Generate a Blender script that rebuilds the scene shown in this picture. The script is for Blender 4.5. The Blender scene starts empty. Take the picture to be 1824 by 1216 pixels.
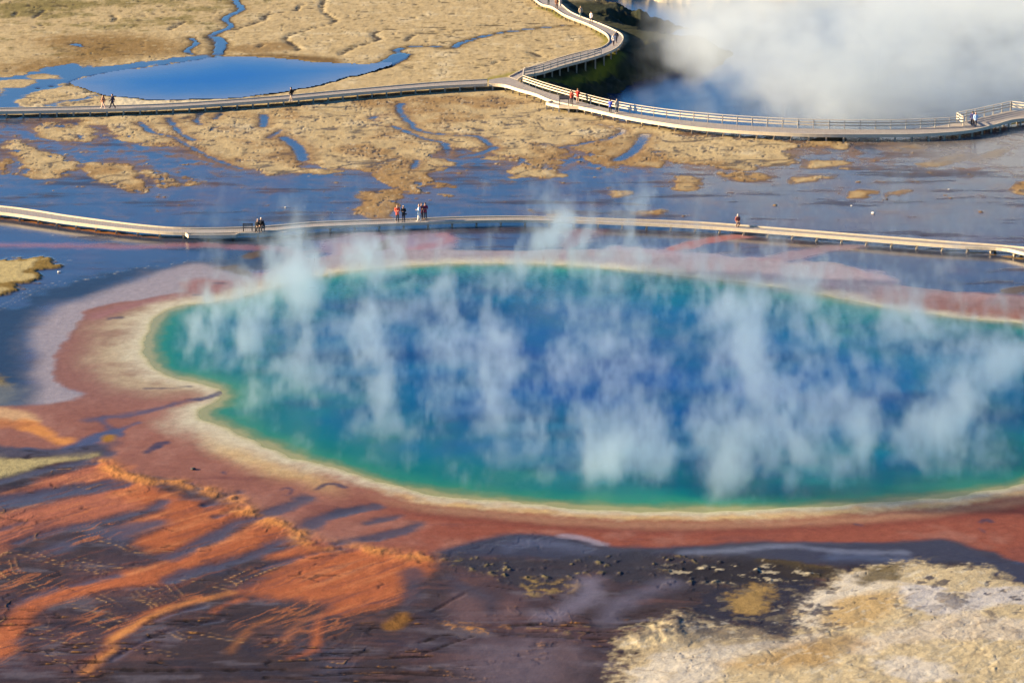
import bpy, bmesh, math, random, os
import numpy as np
from mathutils import Vector, Matrix
sc = bpy.context.scene
COL = sc.collection

# ------------------------------------------------------------------ camera
CAM_H = 55.0
PITCH = math.radians(16.5)
FPX = 4200.0                     # focal length in pixels of the 1824-wide photograph
cam_d = bpy.data.cameras.new("camera")
cam = bpy.data.objects.new("camera", cam_d)
COL.objects.link(cam)
cam.location = (0, 0, CAM_H)
cam.rotation_euler = (math.radians(90) - PITCH, 0, 0)
cam_d.sensor_width = 36
cam_d.lens = 36 * FPX / 1824
cam_d.clip_end = 20000
sc.camera = cam

# ------------------------------------------------------------------ sky and sun
SUN_EL = math.radians(17)
SUN_AZ = math.atan2(-1.0, 0.04)  # from +Y towards +X: the sun stands to the left
world = bpy.data.worlds.new("World")
sc.world = world
world.use_nodes = True
wn = world.node_tree
bg = wn.nodes['Background']
sky = wn.nodes.new('ShaderNodeTexSky')
sky.sky_type = 'NISHITA'
sky.sun_disc = False
sky.sun_elevation = SUN_EL
sky.sun_rotation = SUN_AZ
sky.air_density = 1.0
sky.dust_density = 0.2
sky.ozone_density = 3.0
tint = wn.nodes.new('ShaderNodeMix')
tint.data_type = 'RGBA'
tint.blend_type = 'MULTIPLY'
tint.inputs['Factor'].default_value = 1.0
tint.inputs['B'].default_value = (0.43, 0.80, 1.18, 1)
wn.links.new(sky.outputs[0], tint.inputs['A'])
wn.links.new(tint.outputs['Result'], bg.inputs[0])
bg.inputs[1].default_value = 0.046
sun_d = bpy.data.lights.new("sun", 'SUN')
sun_d.energy = 5.0
sun_d.angle = math.radians(0.5)
sun_d.color = (1.0, 0.76, 0.46)
sun = bpy.data.objects.new("sun", sun_d)
COL.objects.link(sun)
SUN_DIR = Vector((math.sin(SUN_AZ) * math.cos(SUN_EL), math.cos(SUN_AZ) * math.cos(SUN_EL), math.sin(SUN_EL)))
sun.rotation_euler = SUN_DIR.to_track_quat('Z', 'Y').to_euler()
vs = sc.view_settings
vs.view_transform = 'Standard'
vs.look = 'None'
vs.exposure = 2.0
vs.gamma = 1
sc.cycles.volume_bounces = 3
sc.cycles.volume_step_rate = 1.5
sc.cycles.max_bounces = 8
sc.cycles.transparent_max_bounces = 512

E_LIT = np.array([1.96, 1.70, 1.60])   # what a flat white ground returns under this light

# ------------------------------------------------------------------ helpers
CP, SP = math.cos(PITCH), math.sin(PITCH)


def G(px, py, z=0.0):
    """ground point (height z) seen at a pixel of the photograph"""
    dx = (px - 912) / FPX
    dy = (608 - py) / FPX
    dz = -SP + dy * CP
    t = (z - CAM_H) / dz
    return (dx * t, (CP + dy * SP) * t, z)


def pix_per_m(py):
    return FPX / (CAM_H / (SP - (608 - py) / FPX * CP))


def lin(c):
    c = np.asarray(c, float) / 255.0
    return np.where(c <= 0.04045, c / 12.92, ((c + 0.055) / 1.055) ** 2.4)


def alb(r, g, b):
    return np.clip(lin((r, g, b)) / E_LIT, 0.002, 0.82)


def sst(x, a, b):
    t = np.clip((x - a) / (b - a), 0, 1)
    return t * t * (3 - 2 * t)


PERM = np.random.default_rng(7).permutation(1024)
ANG = np.random.default_rng(8).random(1024) * 2 * math.pi
GX, GY = np.cos(ANG).astype(np.float32), np.sin(ANG).astype(np.float32)


def perlin(x, y, seed=0):
    xi = np.floor(x).astype(np.int64)
    yi = np.floor(y).astype(np.int64)
    xf = (x - xi).astype(np.float32)
    yf = (y - yi).astype(np.float32)
    u = xf * xf * xf * (xf * (xf * 6 - 15) + 10)
    v = yf * yf * yf * (yf * (yf * 6 - 15) + 10)

    def g(ix, iy, fx, fy):
        h = PERM[(PERM[(ix + seed * 57) & 1023] + iy) & 1023]
        return GX[h] * fx + GY[h] * fy
    a = g(xi, yi, xf, yf)
    b = g(xi + 1, yi, xf - 1, yf)
    c = g(xi, yi + 1, xf, yf - 1)
    d = g(xi + 1, yi + 1, xf - 1, yf - 1)
    a = a + u * (b - a)
    c = c + u * (d - c)
    return (a + v * (c - a)) * 1.5


def fbm(x, y, lam, octv=4, seed=0, gain=0.5):
    s = 0
    amp = 1.0
    f = 1.0 / lam
    tot = 0
    for o in range(octv):
        s = s + amp * perlin(x * f + 13.7 * o, y * f - 7.1 * o, seed + o)
        tot += amp
        amp *= gain
        f *= 2.03
    return s / tot * 1.4


def ridged(x, y, lam, octv=3, seed=0):
    s = 0
    amp = 1.0
    f = 1.0 / lam
    tot = 0
    for o in range(octv):
        s = s + amp * (1 - np.abs(perlin(x * f + 5.3 * o, y * f + 9.1 * o, seed + o)) * 2.0)
        tot += amp
        amp *= 0.5
        f *= 2.1
    return s / tot


def lines(x, y, lam, w, seed=0):
    """thin wandering lines: where a noise field crosses zero"""
    p = perlin(x / lam, y / lam, seed) + 0.4 * perlin(x / lam * 2.1, y / lam * 2.1, seed + 1) + 0.15 * perlin(x / lam * 5.1, y / lam * 5.1, seed + 2)
    return np.exp(-(p / w) ** 2)


def spline(pts, n=6, closed=True):
    pts = [np.array(p, float) for p in pts]
    out = []
    N = len(pts)
    rng = range(N) if closed else range(N - 1)
    for i in rng:
        if closed:
            p0, p1, p2, p3 = pts[(i - 1) % N], pts[i], pts[(i + 1) % N], pts[(i + 2) % N]
        else:
            p0, p1, p2, p3 = pts[max(i - 1, 0)], pts[i], pts[i + 1], pts[min(i + 2, N - 1)]
        for k in range(n):
            t = k / n
            out.append(0.5 * ((2 * p1) + (-p0 + p2) * t + (2 * p0 - 5 * p1 + 4 * p2 - p3) * t * t + (-p0 + 3 * p1 - 3 * p2 + p3) * t ** 3))
    if not closed:
        out.append(pts[-1])
    return np.array(out)


# ------------------------------------------------------------------ the ground sheet (a fan grid, finer where nearer)
STEP = 1.7
ui = np.arange(-330, 2170, STEP)
vi = np.arange(-60, 1310, STEP)
if len(ui) % 2 == 0:
    ui = ui[:-1]
if len(vi) % 2 == 0:
    vi = vi[:-1]
NV, NU = len(vi), len(ui)
ss = (ui - 912) / FPX
dyv = (608 - vi) / FPX
depth = CAM_H / (SP - dyv * CP)
Yr = (CP + dyv * SP) * depth
X = (ss[None, :] * depth[:, None]).astype(np.float32)
Y = np.repeat(Yr[:, None], NU, 1).astype(np.float32)
U = np.repeat(ui[None, :], NV, 0).astype(np.float32)
V = np.repeat(vi[:, None], NU, 1).astype(np.float32)
Xc, Yc = X[::2, ::2], Y[::2, ::2]


def up2(a):
    r = np.empty((NV, a.shape[1]), np.float32)
    r[::2] = a
    r[1::2] = (a[:-1] + a[1:]) / 2
    q = np.empty((NV, NU), np.float32)
    q[:, ::2] = r
    q[:, 1::2] = (r[:, :-1] + r[:, 1:]) / 2
    return q


def world(pts, z=0.0):
    return np.array([G(p[0], p[1], z)[:2] for p in pts])


def sd(pts, closed=True, smooth=True, margin=14.0, z=0.0, n=5):
    """signed distance in metres (negative inside) to an outline given in photograph pixels"""
    w = world(pts, z)
    if smooth:
        w = spline(w, n, closed)
    x0, y0 = w.min(0) - margin
    x1, y1 = w.max(0) + margin
    out = np.full(Xc.shape, margin, np.float32)
    rows = np.where((Yc[:, 0] >= y0) & (Yc[:, 0] <= y1))[0]
    if len(rows) == 0:
        return up2(out)
    r0, r1 = rows[0], rows[-1] + 1
    xs = Xc[r0:r1]
    cols = np.where(((xs >= x0) & (xs <= x1)).any(0))[0]
    if len(cols) == 0:
        return up2(out)
    c0, c1 = cols[0], cols[-1] + 1
    px = Xc[r0:r1, c0:c1]
    py = Yc[r0:r1, c0:c1]
    d2 = np.full(px.shape, margin * margin, np.float32)
    ins = np.zeros(px.shape, bool)
    m = len(w)
    for i in range(m if closed else m - 1):
        ax, ay = w[i]
        bx, by = w[(i + 1) % m]
        ex, ey = bx - ax, by - ay
        L = ex * ex + ey * ey + 1e-9
        t = np.clip(((px - ax) * ex + (py - ay) * ey) / L, 0, 1)
        qx = px - (ax + t * ex)
        qy = py - (ay + t * ey)
        np.minimum(d2, qx * qx + qy * qy, out=d2)
        if closed and ay != by:
            c = ((ay > py) != (by > py)) & (px < (bx - ax) * (py - ay) / (by - ay) + ax)
            ins ^= c
    d = np.sqrt(d2)
    if closed:
        d = np.where(ins, -d, d)
    out[r0:r1, c0:c1] = d
    return up2(out)


def C5(pts, off, s=3.0):
    return [(x / s + off[0], y / s + off[1]) for x, y in pts]


# noise stock (world metres)
n_05 = fbm(X, Y, 0.7, 3, 11)
n_03 = fbm(X * 0.7, Y, 0.42, 3, 13, 0.6)
hst = fbm(X * 0.22, Y, 1.3, 4, 15, 0.6)
hst2 = fbm(X * 0.15 + 0.02 * Y, Y * 0.8, 2.6, 4, 17, 0.6)
n_2 = fbm(X, Y, 2.2, 4, 21)
n_6 = up2(fbm(Xc, Yc, 6.0, 4, 31))
n_20 = up2(fbm(Xc, Yc, 20.0, 4, 41))
wx = X + 1.2 * n_6 + 0.35 * n_2
wy = Y + 1.2 * up2(fbm(Xc, Yc, 6.0, 3, 51)) + 0.35 * n_2
rg_5 = ridged(wx, wy, 5.0, 3, 61)
rg_2 = ridged(wx * 1.0, wy * 0.7, 2.0, 2, 71)

A = np.zeros((NV, NU, 3), np.float32)
WET = np.zeros((NV, NU), np.float32)
Hh = np.zeros((NV, NU), np.float32)
RGH = np.ones((NV, NU), np.float32)       # how grainy the dry surface is


def paint(m, c, wet=None, grain=None):
    m = np.clip(m, 0, 1)
    c = np.asarray(c, np.float32)
    A[:] = A * (1 - m[..., None]) + c * m[..., None]
    if wet is not None:
        WET[:] = WET * (1 - m) + wet * m
    if grain is not None:
        RGH[:] = RGH * (1 - m) + grain * m


def inside(d, soft, off=0.0):
    return 1 - sst(d - off, -soft / 2, soft / 2)


def region(pts, soft, c, wet=None, warp=0.0, amt=1.0, off=(0, 0), s=1.0, smooth=True, grain=None, lam=None):
    p = C5(pts, off, s) if s != 1.0 else pts
    d = sd(p, smooth=smooth)
    nz = n_2 if lam is None else lam
    m = inside(d + nz * warp, soft) * amt
    paint(m, c, wet, grain)
    return d, m


def streak(pts, w, soft, c, wet=None, jit=0.3, off=(0, 0), s=1.0, amt=1.0, h=0.0, hw=1.0, wmul=None):
    p = C5(pts, off, s) if s != 1.0 else pts
    d = sd(p, closed=False, margin=max(4.0, w * 3 + 1.5))
    d2 = d + jit * n_2 + jit * 0.4 * n_05
    ww = w / 2 if wmul is None else w / 2 * wmul
    m = 1 - sst(d2 - ww, -soft / 2, soft / 2)
    paint(m * amt, c, wet)
    if h:
        Hh[:] += h * np.exp(-np.clip(d + 0.3 * jit * n_2, 0, None) ** 2 / (2 * (w * 0.5 * hw) ** 2))
    return m


O1, O2, O3, O4, O5, O6, O7 = (0, 0), (608, 0), (1216, 0), (0, 405), (0, 810), (608, 810), (1216, 810)

# ---- base: dry sinter flats
SAND = alb(212, 181, 136)
PALE = alb(238, 214, 178)
OLIVE = alb(135, 118, 66)
BROWN = alb(150, 112, 62)
CRACK = alb(62, 52, 42)
MUD = np.array([0.040, 0.040, 0.055])
paint(np.ones_like(X), SAND)
sf = n_20[..., None]
A[:] = A * (1 + 0.10 * n_6[..., None] + 0.08 * n_2[..., None])
paint(sst(n_6 + 0.5 * n_2, 0.1, 0.7) * 0.5, PALE)

# ---- far flats above the first boardwalk
gfar = sst(V, 175, 120)
grass_noise = fbm(X, Y * 0.8, 1.3, 4, 91)
olive_m = gfar * np.clip(sst(n_6 + n_20 * 0.8 + 0.4 * grass_noise + (60 - V) / 160 + (260 - U) / 700, 0.0, 0.9), 0, 1)
paint(olive_m * 0.85, OLIVE)
paint(gfar * sst(grass_noise, 0.15, 0.6) * 0.35, alb(120, 100, 60))
region([(60, 70), (200, 60), (330, 78), (330, 96), (220, 105), (100, 128), (0, 132), (0, 118), (110, 95)], 9, BROWN, 0.1, 2.0, 0.8)
region([(390, 100), (480, 96), (600, 104), (620, 118), (560, 112), (470, 103)], 3, alb(125, 92, 52), 0.1, 0.8, 0.9)
region([(400, 88), (450, 78), (500, 75), (530, 85), (500, 92), (440, 95)], 3, alb(150, 112, 66), 0.1, 0.8, 0.7)

# ---- wet mud flats between the boardwalks
wet_base = sst(V + 14 * n_20 + 10 * n_6, 196, 214) * (1 - sst(V, 1400, 1401))
mudcol = np.array([0.026, 0.034, 0.058])
mudred = np.array([0.052, 0.034, 0.042])
paint(wet_base, mudcol, 1.0)
pm = up2(fbm(Xc, Yc * 0.6, 14, 4, 101))
paint(wet_base * sst(pm + 0.4 * n_6, 0.0, 0.6) * 0.8, mudred, 0.85)
paint(wet_base * sst(up2(fbm(Xc, Yc, 9, 4, 111)) + 0.3 * n_2, 0.25, 0.75) * sst(V, 480, 330) * 0.5, alb(104, 84, 84), 0.65)

# ---- dry land below the first boardwalk, cut by runoff
dry = [(-200, 150), (900, 140), (1000, 180), (1080, 208), (1200, 232), (1350, 246), (1420, 252), (1500, 240), (1505, 262), (1440, 266), (1350, 300), (1262, 302),
       (1190, 285), (1150, 300), (1070, 290), (1022, 268), (985, 300), (960, 318), (905, 300), (872, 268), (800, 268), (778, 300), (782, 330),
       (755, 352), (690, 335), (660, 312), (610, 302), (560, 296), (500, 314), (440, 302), (400, 292), (330, 276), (290, 266), (240, 250),
       (195, 240), (175, 225), (120, 212), (0, 206), (-200, 206)]
d_dry = sd(dry, margin=25)
flow = fbm(X * 0.55 + 0.35 * Y, Y * 0.35 - 0.2 * X, 2.6, 4, 121)
fine = fbm(X * 0.6 + 0.3 * Y, Y * 0.45 - 0.25 * X, 1.0, 4, 211)
land = d_dry + 2.4 * n_6 + 2.4 * flow + 1.0 * n_2 + 0.9 * fine
isl = [[(8, 255), (40, 250), (80, 270), (135, 285), (130, 310), (80, 318), (30, 310), (40, 290), (10, 270)],
       [(155, 290), (240, 295), (250, 320), (275, 335), (240, 345), (190, 330), (155, 310)],
       [(255, 298), (310, 315), (330, 330), (290, 335), (255, 315)], [(325, 315), (362, 325), (340, 331), (325, 325)],
       [(622, 376), (650, 362), (640, 345), (690, 338), (722, 355), (700, 370), (690, 388), (645, 388)],
       [(950, 306), (990, 293), (995, 310), (965, 319)],
       [(60, 222), (110, 218), (150, 240), (120, 252), (70, 240)], [(120, 228), (160, 225), (165, 250), (130, 250)],
       [(1286, 306), (1366, 310), (1360, 324), (1300, 321)], [(1406, 320), (1470, 310), (1485, 316), (1415, 328)],
       [(1436, 287), (1512, 290), (1440, 301)], [(1640, 291), (1705, 275), (1722, 281), (1655, 299)],
       [(1305, 290), (1380, 284), (1425, 290), (1340, 297)], [(1510, 351), (1530, 340), (1556, 340), (1540, 353)],
       [(1582, 345), (1620, 338), (1625, 343), (1590, 348)], [(1797, 338), (1840, 322), (1840, 350)],
       [(1200, 316), (1246, 318), (1243, 336), (1205, 338)], [(1740, 282), (1790, 264), (1795, 270), (1745, 287)],
       [(1090, 340), (1130, 345), (1095, 352)], [(940, 372), (960, 380), (945, 385)], [(975, 382), (1005, 380), (1000, 386)],
       [(1130, 378), (1180, 372), (1185, 378), (1140, 383)], [(550, 300), (600, 305), (560, 310)], [(590, 322), (615, 328), (595, 334)],
       [(0, 286), (16, 285), (14, 305), (0, 310)], [(780, 345), (810, 350), (790, 358)], [(820, 392), (860, 388), (840, 396)],
       [(1345, 262), (1380, 258), (1385, 266), (1350, 270)], [(1585, 262), (1640, 258), (1630, 268), (1590, 268)]]
for q in isl:
    dq = sd(q, margin=10) + 0.7 * n_2 + 0.8 * flow + 0.7 * fine
    land = np.minimum(land, dq * 1.2)
land_far = sst(V, 420, 380)
bits = (0.62 - n_2 - 0.35 * n_05) * 3.0 + sst(V, 250, 400) * 0.8
land = np.minimum(land, np.where(V < 400, bits, 9))
landm = inside(land, 1.1) * land_far * sst(V, 150, 175)
landcol = SAND[None, None, :] * (1 + 0.16 * n_6[..., None] + 0.10 * n_2[..., None])
mix = sst(n_6 * 0.6 + flow * 0.8 + fine * 0.5, 0.0, 0.8)[..., None]
landcol = landcol * (1 - mix * 0.75) + PALE * mix * 0.75
brn = sst(-n_20 + 0.6 * n_6 + 0.4 * flow + sst(V, 210, 330) * 0.6, 0.1, 0.7)[..., None]
landcol = landcol * (1 - 0.75 * brn) + alb(160, 118, 72) * 0.75 * brn
edge_damp = sst(land, -1.6, 0.1)[..., None]
landcol = landcol * (1 - 0.6 * edge_damp) + alb(150, 108, 66) * 0.6 * edge_damp
slit = sst(fine + 0.5 * flow, 0.35, 0.75)[..., None]
landcol = landcol * (1 - 0.55 * slit) + alb(120, 92, 66) * 0.55 * slit
A[:] = A * (1 - landm[..., None]) + landcol * landm[..., None]
WET[:] = WET * (1 - landm) + 0.0
Hh += landm * (0.035 * sst(-land, 0, 1.2) + 0.05 * flow + 0.02 * n_2)
film = sst(land + 1.2 * n_20, 4.2, 0.3) * (1 - landm) * land_far * sst(V, 190, 205) * sst(fine * 0.7 + flow * 0.7 + n_2 * 0.4 + n_6 * 0.6, -0.35, 0.25)
paint(film * 0.85 * (1 - 0.55 * sst(V, 285, 335)), alb(146, 108, 74), 0.45)
paint(landm * sst(n_03 + 0.4 * fine, 0.3, 0.8) * 0.45, alb(140, 110, 78))
paint(landm * sst(-n_03 - 0.5 * fine + 0.4 * flow, 0.3, 0.9) * 0.6, PALE * 1.05)
seg = sst(n_2 + 0.8 * fine + 0.5 * n_6, -0.05, 0.35)
cx_, cy_ = X * 0.75 + 0.45 * Y * 0.6, Y * 0.8 - 0.35 * X
thin = np.clip(lines(cx_ * 0.8, cy_, 3.4, 0.055, 301) * seg + lines(cx_ * 0.6, cy_, 1.9, 0.05, 311) * sst(flow - 0.5 * n_2, 0.0, 0.35) + 0.9 * lines(cx_ * 0.5, cy_ * 0.9, 6.0, 0.05, 321) * sst(n_20 + n_2, -0.4, 0.2), 0, 1)
paint(landm * thin * 0.85, alb(70, 58, 56), 0.5)
Hh -= landm * thin * 0.045
slip = sst(land, -2.6, -0.6) * landm * sst(fine * 0.8 + flow + 0.4 * n_03, 0.35, 0.75)
paint(slip * 0.85, mudcol, 0.95)
# cracks and runnels in that land
crk = sst(rg_5 + 0.25 * flow, 0.86, 1.0) * landm * sst(n_6 + 0.3, -0.1, 0.5)
crk2 = sst(rg_2 + 0.2 * n_6, 0.93, 1.05) * landm * sst(flow, -0.1, 0.4)
Hh -= 0.07 * crk + 0.03 * crk2
paint(np.clip(crk * 0.8 + crk2 * 0.5, 0, 0.9), alb(70, 62, 60), 0.7)

# ---- the ragged braided pools left of the far pool
lw = [(-200, 145), (0, 138), (60, 128), (130, 113), (180, 120), (290, 104), (362, 98), (380, 106), (250, 121), (150, 141), (100, 158), (165, 170), (120, 186), (0, 194), (-200, 194)]
d_lw = sd(lw) + 1.5 * n_2 + 1.2 * n_6
m_lw = inside(d_lw, 0.8)
for q in ([(27, 184), (60, 165), (110, 157), (175, 160), (150, 175), (110, 180), (60, 192)], [(-20, 146), (40, 141), (62, 146), (40, 156), (-20, 158)],
          [(50, 134), (90, 133), (110, 140), (60, 141)], [(100, 186), (150, 178), (190, 172), (180, 186), (140, 190)], [(0, 160), (10, 162), (5, 172), (-10, 172)]):
    m_lw *= 1 - inside(sd(q) + 0.8 * n_2, 0.8)
paint(m_lw, mudcol, 1.0)
region([(205, 172), (240, 170), (300, 180), (350, 178), (400, 178), (330, 184), (230, 188), (190, 186)], 0.8, PALE, 0.0, 0.6)

# ---- channels on the far flats
DARK = alb(60, 48, 36)
chans = [([(420, -40), (420, 0), (430, 17), (400, 33), (412, 47), (377, 63), (390, 80), (387, 104)], 1.0, 1), ([(383, 66), (394, 76), (388, 96)], 1.5, 1),
         ([(338, 67), (350, 77), (333, 90), (345, 98)], 0.7, 1), ([(575, 12), (480, 25), (470, 35), (420, 52)], 0.7, 0),
         ([(583, -10), (573, 17), (597, 38), (547, 53), (508, 68), (533, 87), (510, 93)], 0.6, 0), ([(302, 53), (330, 38)], 0.6, 0),
         ([(608, 97), (628, 85), (675, 70), (666, 63), (688, 53), (821, 47), (895, 45), (985, 40)], 0.7, 0),
         ([(655, 127), (690, 115), (718, 100), (708, 88), (758, 82), (805, 85), (825, 75), (895, 58), (995, 47), (1021, 47)], 0.9, 1),
         ([(640, 122), (690, 112), (716, 97)], 2.6, 1),
         ([(725, 73), (735, 63), (775, 55), (805, 50)], 0.5, 0), ([(941, 92), (1021, 80)], 0.6, 0), ([(945, 92), (965, 102)], 0.9, 0),
         ([(841, 122), (875, 115), (891, 108), (941, 103)], 0.5, 0), ([(731, 33), (758, 28), (808, 25)], 0.4, 0), ([(60, 33), (80, 17)], 0.5, 0),
         ([(200, 40), (207, 32), (197, 27)], 0.5, 0), ([(530, 20), (535, 10), (560, 4)], 0.4, 0), ([(250, 30), (290, 22), (320, 17)], 0.35, 0),
         ([(25, 30), (30, 20)], 0.4, 0), ([(60, 50), (75, 45)], 0.4, 0), ([(130, 78), (145, 82)], 1.0, 1),
         ([(460, 85), (470, 78)], 0.5, 0), ([(900, 20), (960, 28)], 0.35, 0), ([(740, 8), (800, 4)], 0.35, 0),
         ([(53, 160), (100, 153), (140, 149)], 0.5, 0), ([(100, 172), (130, 170), (165, 162)], 0.5, 0)]
for pts, w, wet in chans:
    if wet:
        streak(pts, w + 1.8, 1.8, alb(140, 112, 74), 0.1, 0.5, amt=0.6)
        streak(pts, w + 0.5, 0.5, DARK, 0.2, 0.35, amt=0.8)
        streak(pts, w, 0.35, mudcol, 1.0, 0.35, h=-0.12, hw=1.2)
    else:
        streak(pts, w, 0.4, DARK, 0.3, 0.3, amt=0.9, h=-0.15, hw=1.2)
# runnels through the tan land between the first and the second boardwalk
for pts, w in [([(250, 218), (270, 235), (310, 245), (340, 262), (385, 285), (430, 300)], 0.6), ([(300, 210), (310, 225), (325, 240), (345, 250)], 0.7),
               ([(470, 205), (470, 225)], 1.0), ([(500, 232), (480, 246)], 0.6), ([(505, 245), (530, 262), (540, 285)], 2.2), ([(715, 185), (712, 200), (730, 218), (745, 232), (790, 240), (850, 243), (872, 258), (884, 266)], 0.8),
               ([(884, 262), (850, 275), (820, 280)], 0.9), ([(700, 225), (750, 245), (790, 255), (797, 275)], 0.7), ([(1010, 265), (1000, 262), (1030, 258), (1090, 245), (1110, 232), (1060, 220)], 0.7),
               ([(1100, 285), (1130, 268), (1150, 240)], 1.4), ([(668, 215), (660, 210), (700, 205)], 0.5), ([(735, 300), (745, 285)], 0.6),
               ([(360, 200), (350, 215), (360, 222)], 0.6), ([(395, 200), (385, 212)], 0.5)]:
    streak(pts, w + 1.6, 1.8, alb(150, 112, 76), 0.2, 0.6, amt=0.6)
    streak(pts, min(w, 1.3), 0.7, mudcol, 0.9, 0.6, h=-0.06, wmul=1 + 0.9 * n_2)

# ---- streaky detail of the wet flats
stk = fbm(X * 0.35, Y * 0.9, 1.1, 4, 131)
paint(wet_base * (1 - landm) * sst(hst2 + 0.3 * stk, 0.05, 0.6) * 0.55, mudred * 0.6, 0.72)
paint(wet_base * (1 - landm) * sst(hst - 0.3 * n_6, 0.2, 0.8) * 0.5, np.array([0.036, 0.034, 0.048]), 0.8)
paint(wet_base * (1 - landm) * sst(stk, 0.25, 0.7) * 0.35, np.array([0.06, 0.065, 0.09]), 0.9)
paint(wet_base * (1 - landm) * sst(-stk + 0.3 * n_6, 0.3, 0.8) * 0.5, np.array([0.02, 0.018, 0.028]), 1.0)
wv = wet_base * (1 - landm)
WET[:] = WET * (1 - wv * np.clip(0.34 * sst(hst2 + 0.4 * n_20, -0.1, 0.6) + 0.22 * sst(hst - 0.4 * hst2, 0.1, 0.7), 0, 0.5))
# the steam's grey reflection, painted onto the flats at the far right
region([(1560, 245), (1700, 240), (1840, 232), (2000, 230), (2000, 330), (1840, 320), (1760, 300), (1660, 290)], 8, alb(140, 128, 120), 0.7, 3.0, 0.75, lam=n_6)

# ---- algae strips along the near boardwalk
ORANGE = alb(205, 122, 48)
streak([(-30, 384), (60, 394), (150, 408), (250, 419), (340, 423), (430, 425), (520, 420)], 1.0, 0.8, alb(190, 115, 40), 0.4, 0.3)
streak([(520, 420), (600, 410), (700, 406)], 0.8, 1.0, alb(130, 95, 70), 0.6, 0.3, amt=0.7)
streak([(1300, 415), (1450, 425), (1600, 438), (1740, 450), (1830, 462)], 0.5, 0.5, alb(190, 140, 60), 0.4, 0.2)

# ---- navy run left of the big pool
NAVY = np.array([0.012, 0.022, 0.045])
region([(-200, 540), (0, 548), (60, 520), (160, 492), (260, 475), (350, 462), (420, 455), (480, 445), (520, 430), (560, 440), (520, 470), (420, 480), (330, 480), (250, 500), (170, 530), (90, 550),
        (60, 600), (65, 660), (60, 720), (0, 722), (-200, 740)], 4, NAVY, 0.56, 1.5, 0.97)
region([(300, 432), (420, 424), (500, 425), (530, 440), (500, 470), (400, 462), (320, 448)], 3, NAVY * 1.2, 0.66, 1.0, 0.8)
PINK = alb(176, 128, 128)
streak([(-20, 436), (120, 438), (260, 440), (330, 436), (430, 440), (500, 444), (530, 455), (515, 478), (470, 488), (455, 500)], 1.7, 1.6, alb(160, 105, 110), 0.6, 0.5, amt=0.85)
d_tan = sd([(-100, 460), (0, 461), (80, 459), (105, 475), (70, 488), (55, 505), (20, 520), (-10, 526), (-100, 530)]) + 1.4 * n_2 + 0.8 * flow
paint(inside(d_tan, 0.8), alb(150, 118, 62), 0.15)
paint(inside(d_tan + 1.4 + flow, 0.8), alb(205, 178, 125), 0.0)
Hh += 0.15 * inside(d_tan, 1.5)
foam = [[(0, 553), (40, 532), (90, 510), (180, 493), (240, 480), (330, 467)], [(15, 540), (60, 515), (110, 500)], [(0, 545), (30, 528), (55, 512)],
        [(190, 488), (250, 476), (340, 463)], [(100, 466), (140, 462)], [(70, 425), (110, 415)], [(130, 424), (160, 418)], [(200, 432), (230, 426)]]
for f in foam:
    streak(f, 0.14, 0.22, alb(190, 185, 185), 0.3, 0.25, amt=0.75 * sst(n_2 + n_05, -0.5, 0.3))
region([(-60, 668), (8, 672), (14, 690), (0, 700), (-60, 705)], 1, alb(150, 130, 90), 0.2, 1.0)
region([(-60, 690), (15, 685), (40, 705), (20, 722), (-60, 725)], 3, alb(110, 110, 110), 0.5, 1.0)

# ---- the great pool: shore, rings
SHORE = [(268, 608), (276, 580), (295, 558), (330, 545), (400, 537), (470, 520), (530, 502), (610, 486), (700, 477), (800, 472), (900, 471), (1000, 474), (1100, 481), (1200, 492),
         (1300, 503), (1400, 516), (1500, 534), (1600, 553), (1700, 567), (1824, 579), (1930, 605), (2000, 660), (2005, 740), (1930, 815), (1824, 858), (1750, 872), (1650, 884),
         (1550, 893), (1450, 900), (1350, 904), (1250, 906), (1150, 906), (1050, 902), (960, 895), (880, 888), (790, 880), (730, 868), (660, 850), (600, 830), (540, 815),
         (490, 795), (440, 776), (405, 758), (370, 745), (366, 732), (392, 716), (402, 703), (395, 692), (377, 684), (340, 675), (305, 668), (280, 652), (268, 632)]
d_pool = sd(SHORE, margin=40, n=6)
dps = d_pool + 0.25 * n_2 + 0.25 * n_6

CREAM = alb(216, 203, 180)
YELL = alb(222, 186, 132)
REDB = alb(154, 100, 88)
RED2 = alb(150, 84, 70)
MAUVE = alb(172, 158, 166)
DUSK = alb(150, 104, 97)
PURP = np.array([0.030, 0.020, 0.019])
# red apron that surrounds the pool (outer outline)
APRON = [(1840, 1004), (1780, 986), (1740, 975), (1700, 963), (1640, 964), (1560, 966), (1480, 966), (1400, 967), (1300, 971), (1216, 976), (1150, 978), (1100, 976),
         (1075, 967), (1000, 955), (940, 952), (880, 958), (820, 972), (770, 987), (700, 984), (620, 975), (560, 960), (530, 948), (470, 922), (430, 905), (400, 880), (320, 855),
         (250, 845), (180, 818), (195, 800), (160, 790), (90, 800), (0, 790), (-60, 760), (-60, 728), (60, 722), (130, 712), (150, 700), (110, 686), (98, 664), (102, 640), (120, 602),
         (150, 570), (160, 550), (240, 535), (320, 520), (330, 505), (400, 498), (440, 495), (500, 480), (560, 462), (640, 452), (760, 445), (900, 447), (1030, 445), (1200, 455),
         (1330, 462), (1420, 468), (1500, 470), (1570, 502), (1700, 520), (1840, 530), (2100, 560), (2100, 1004)]
d_apr = sd(APRON, margin=30)
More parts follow.
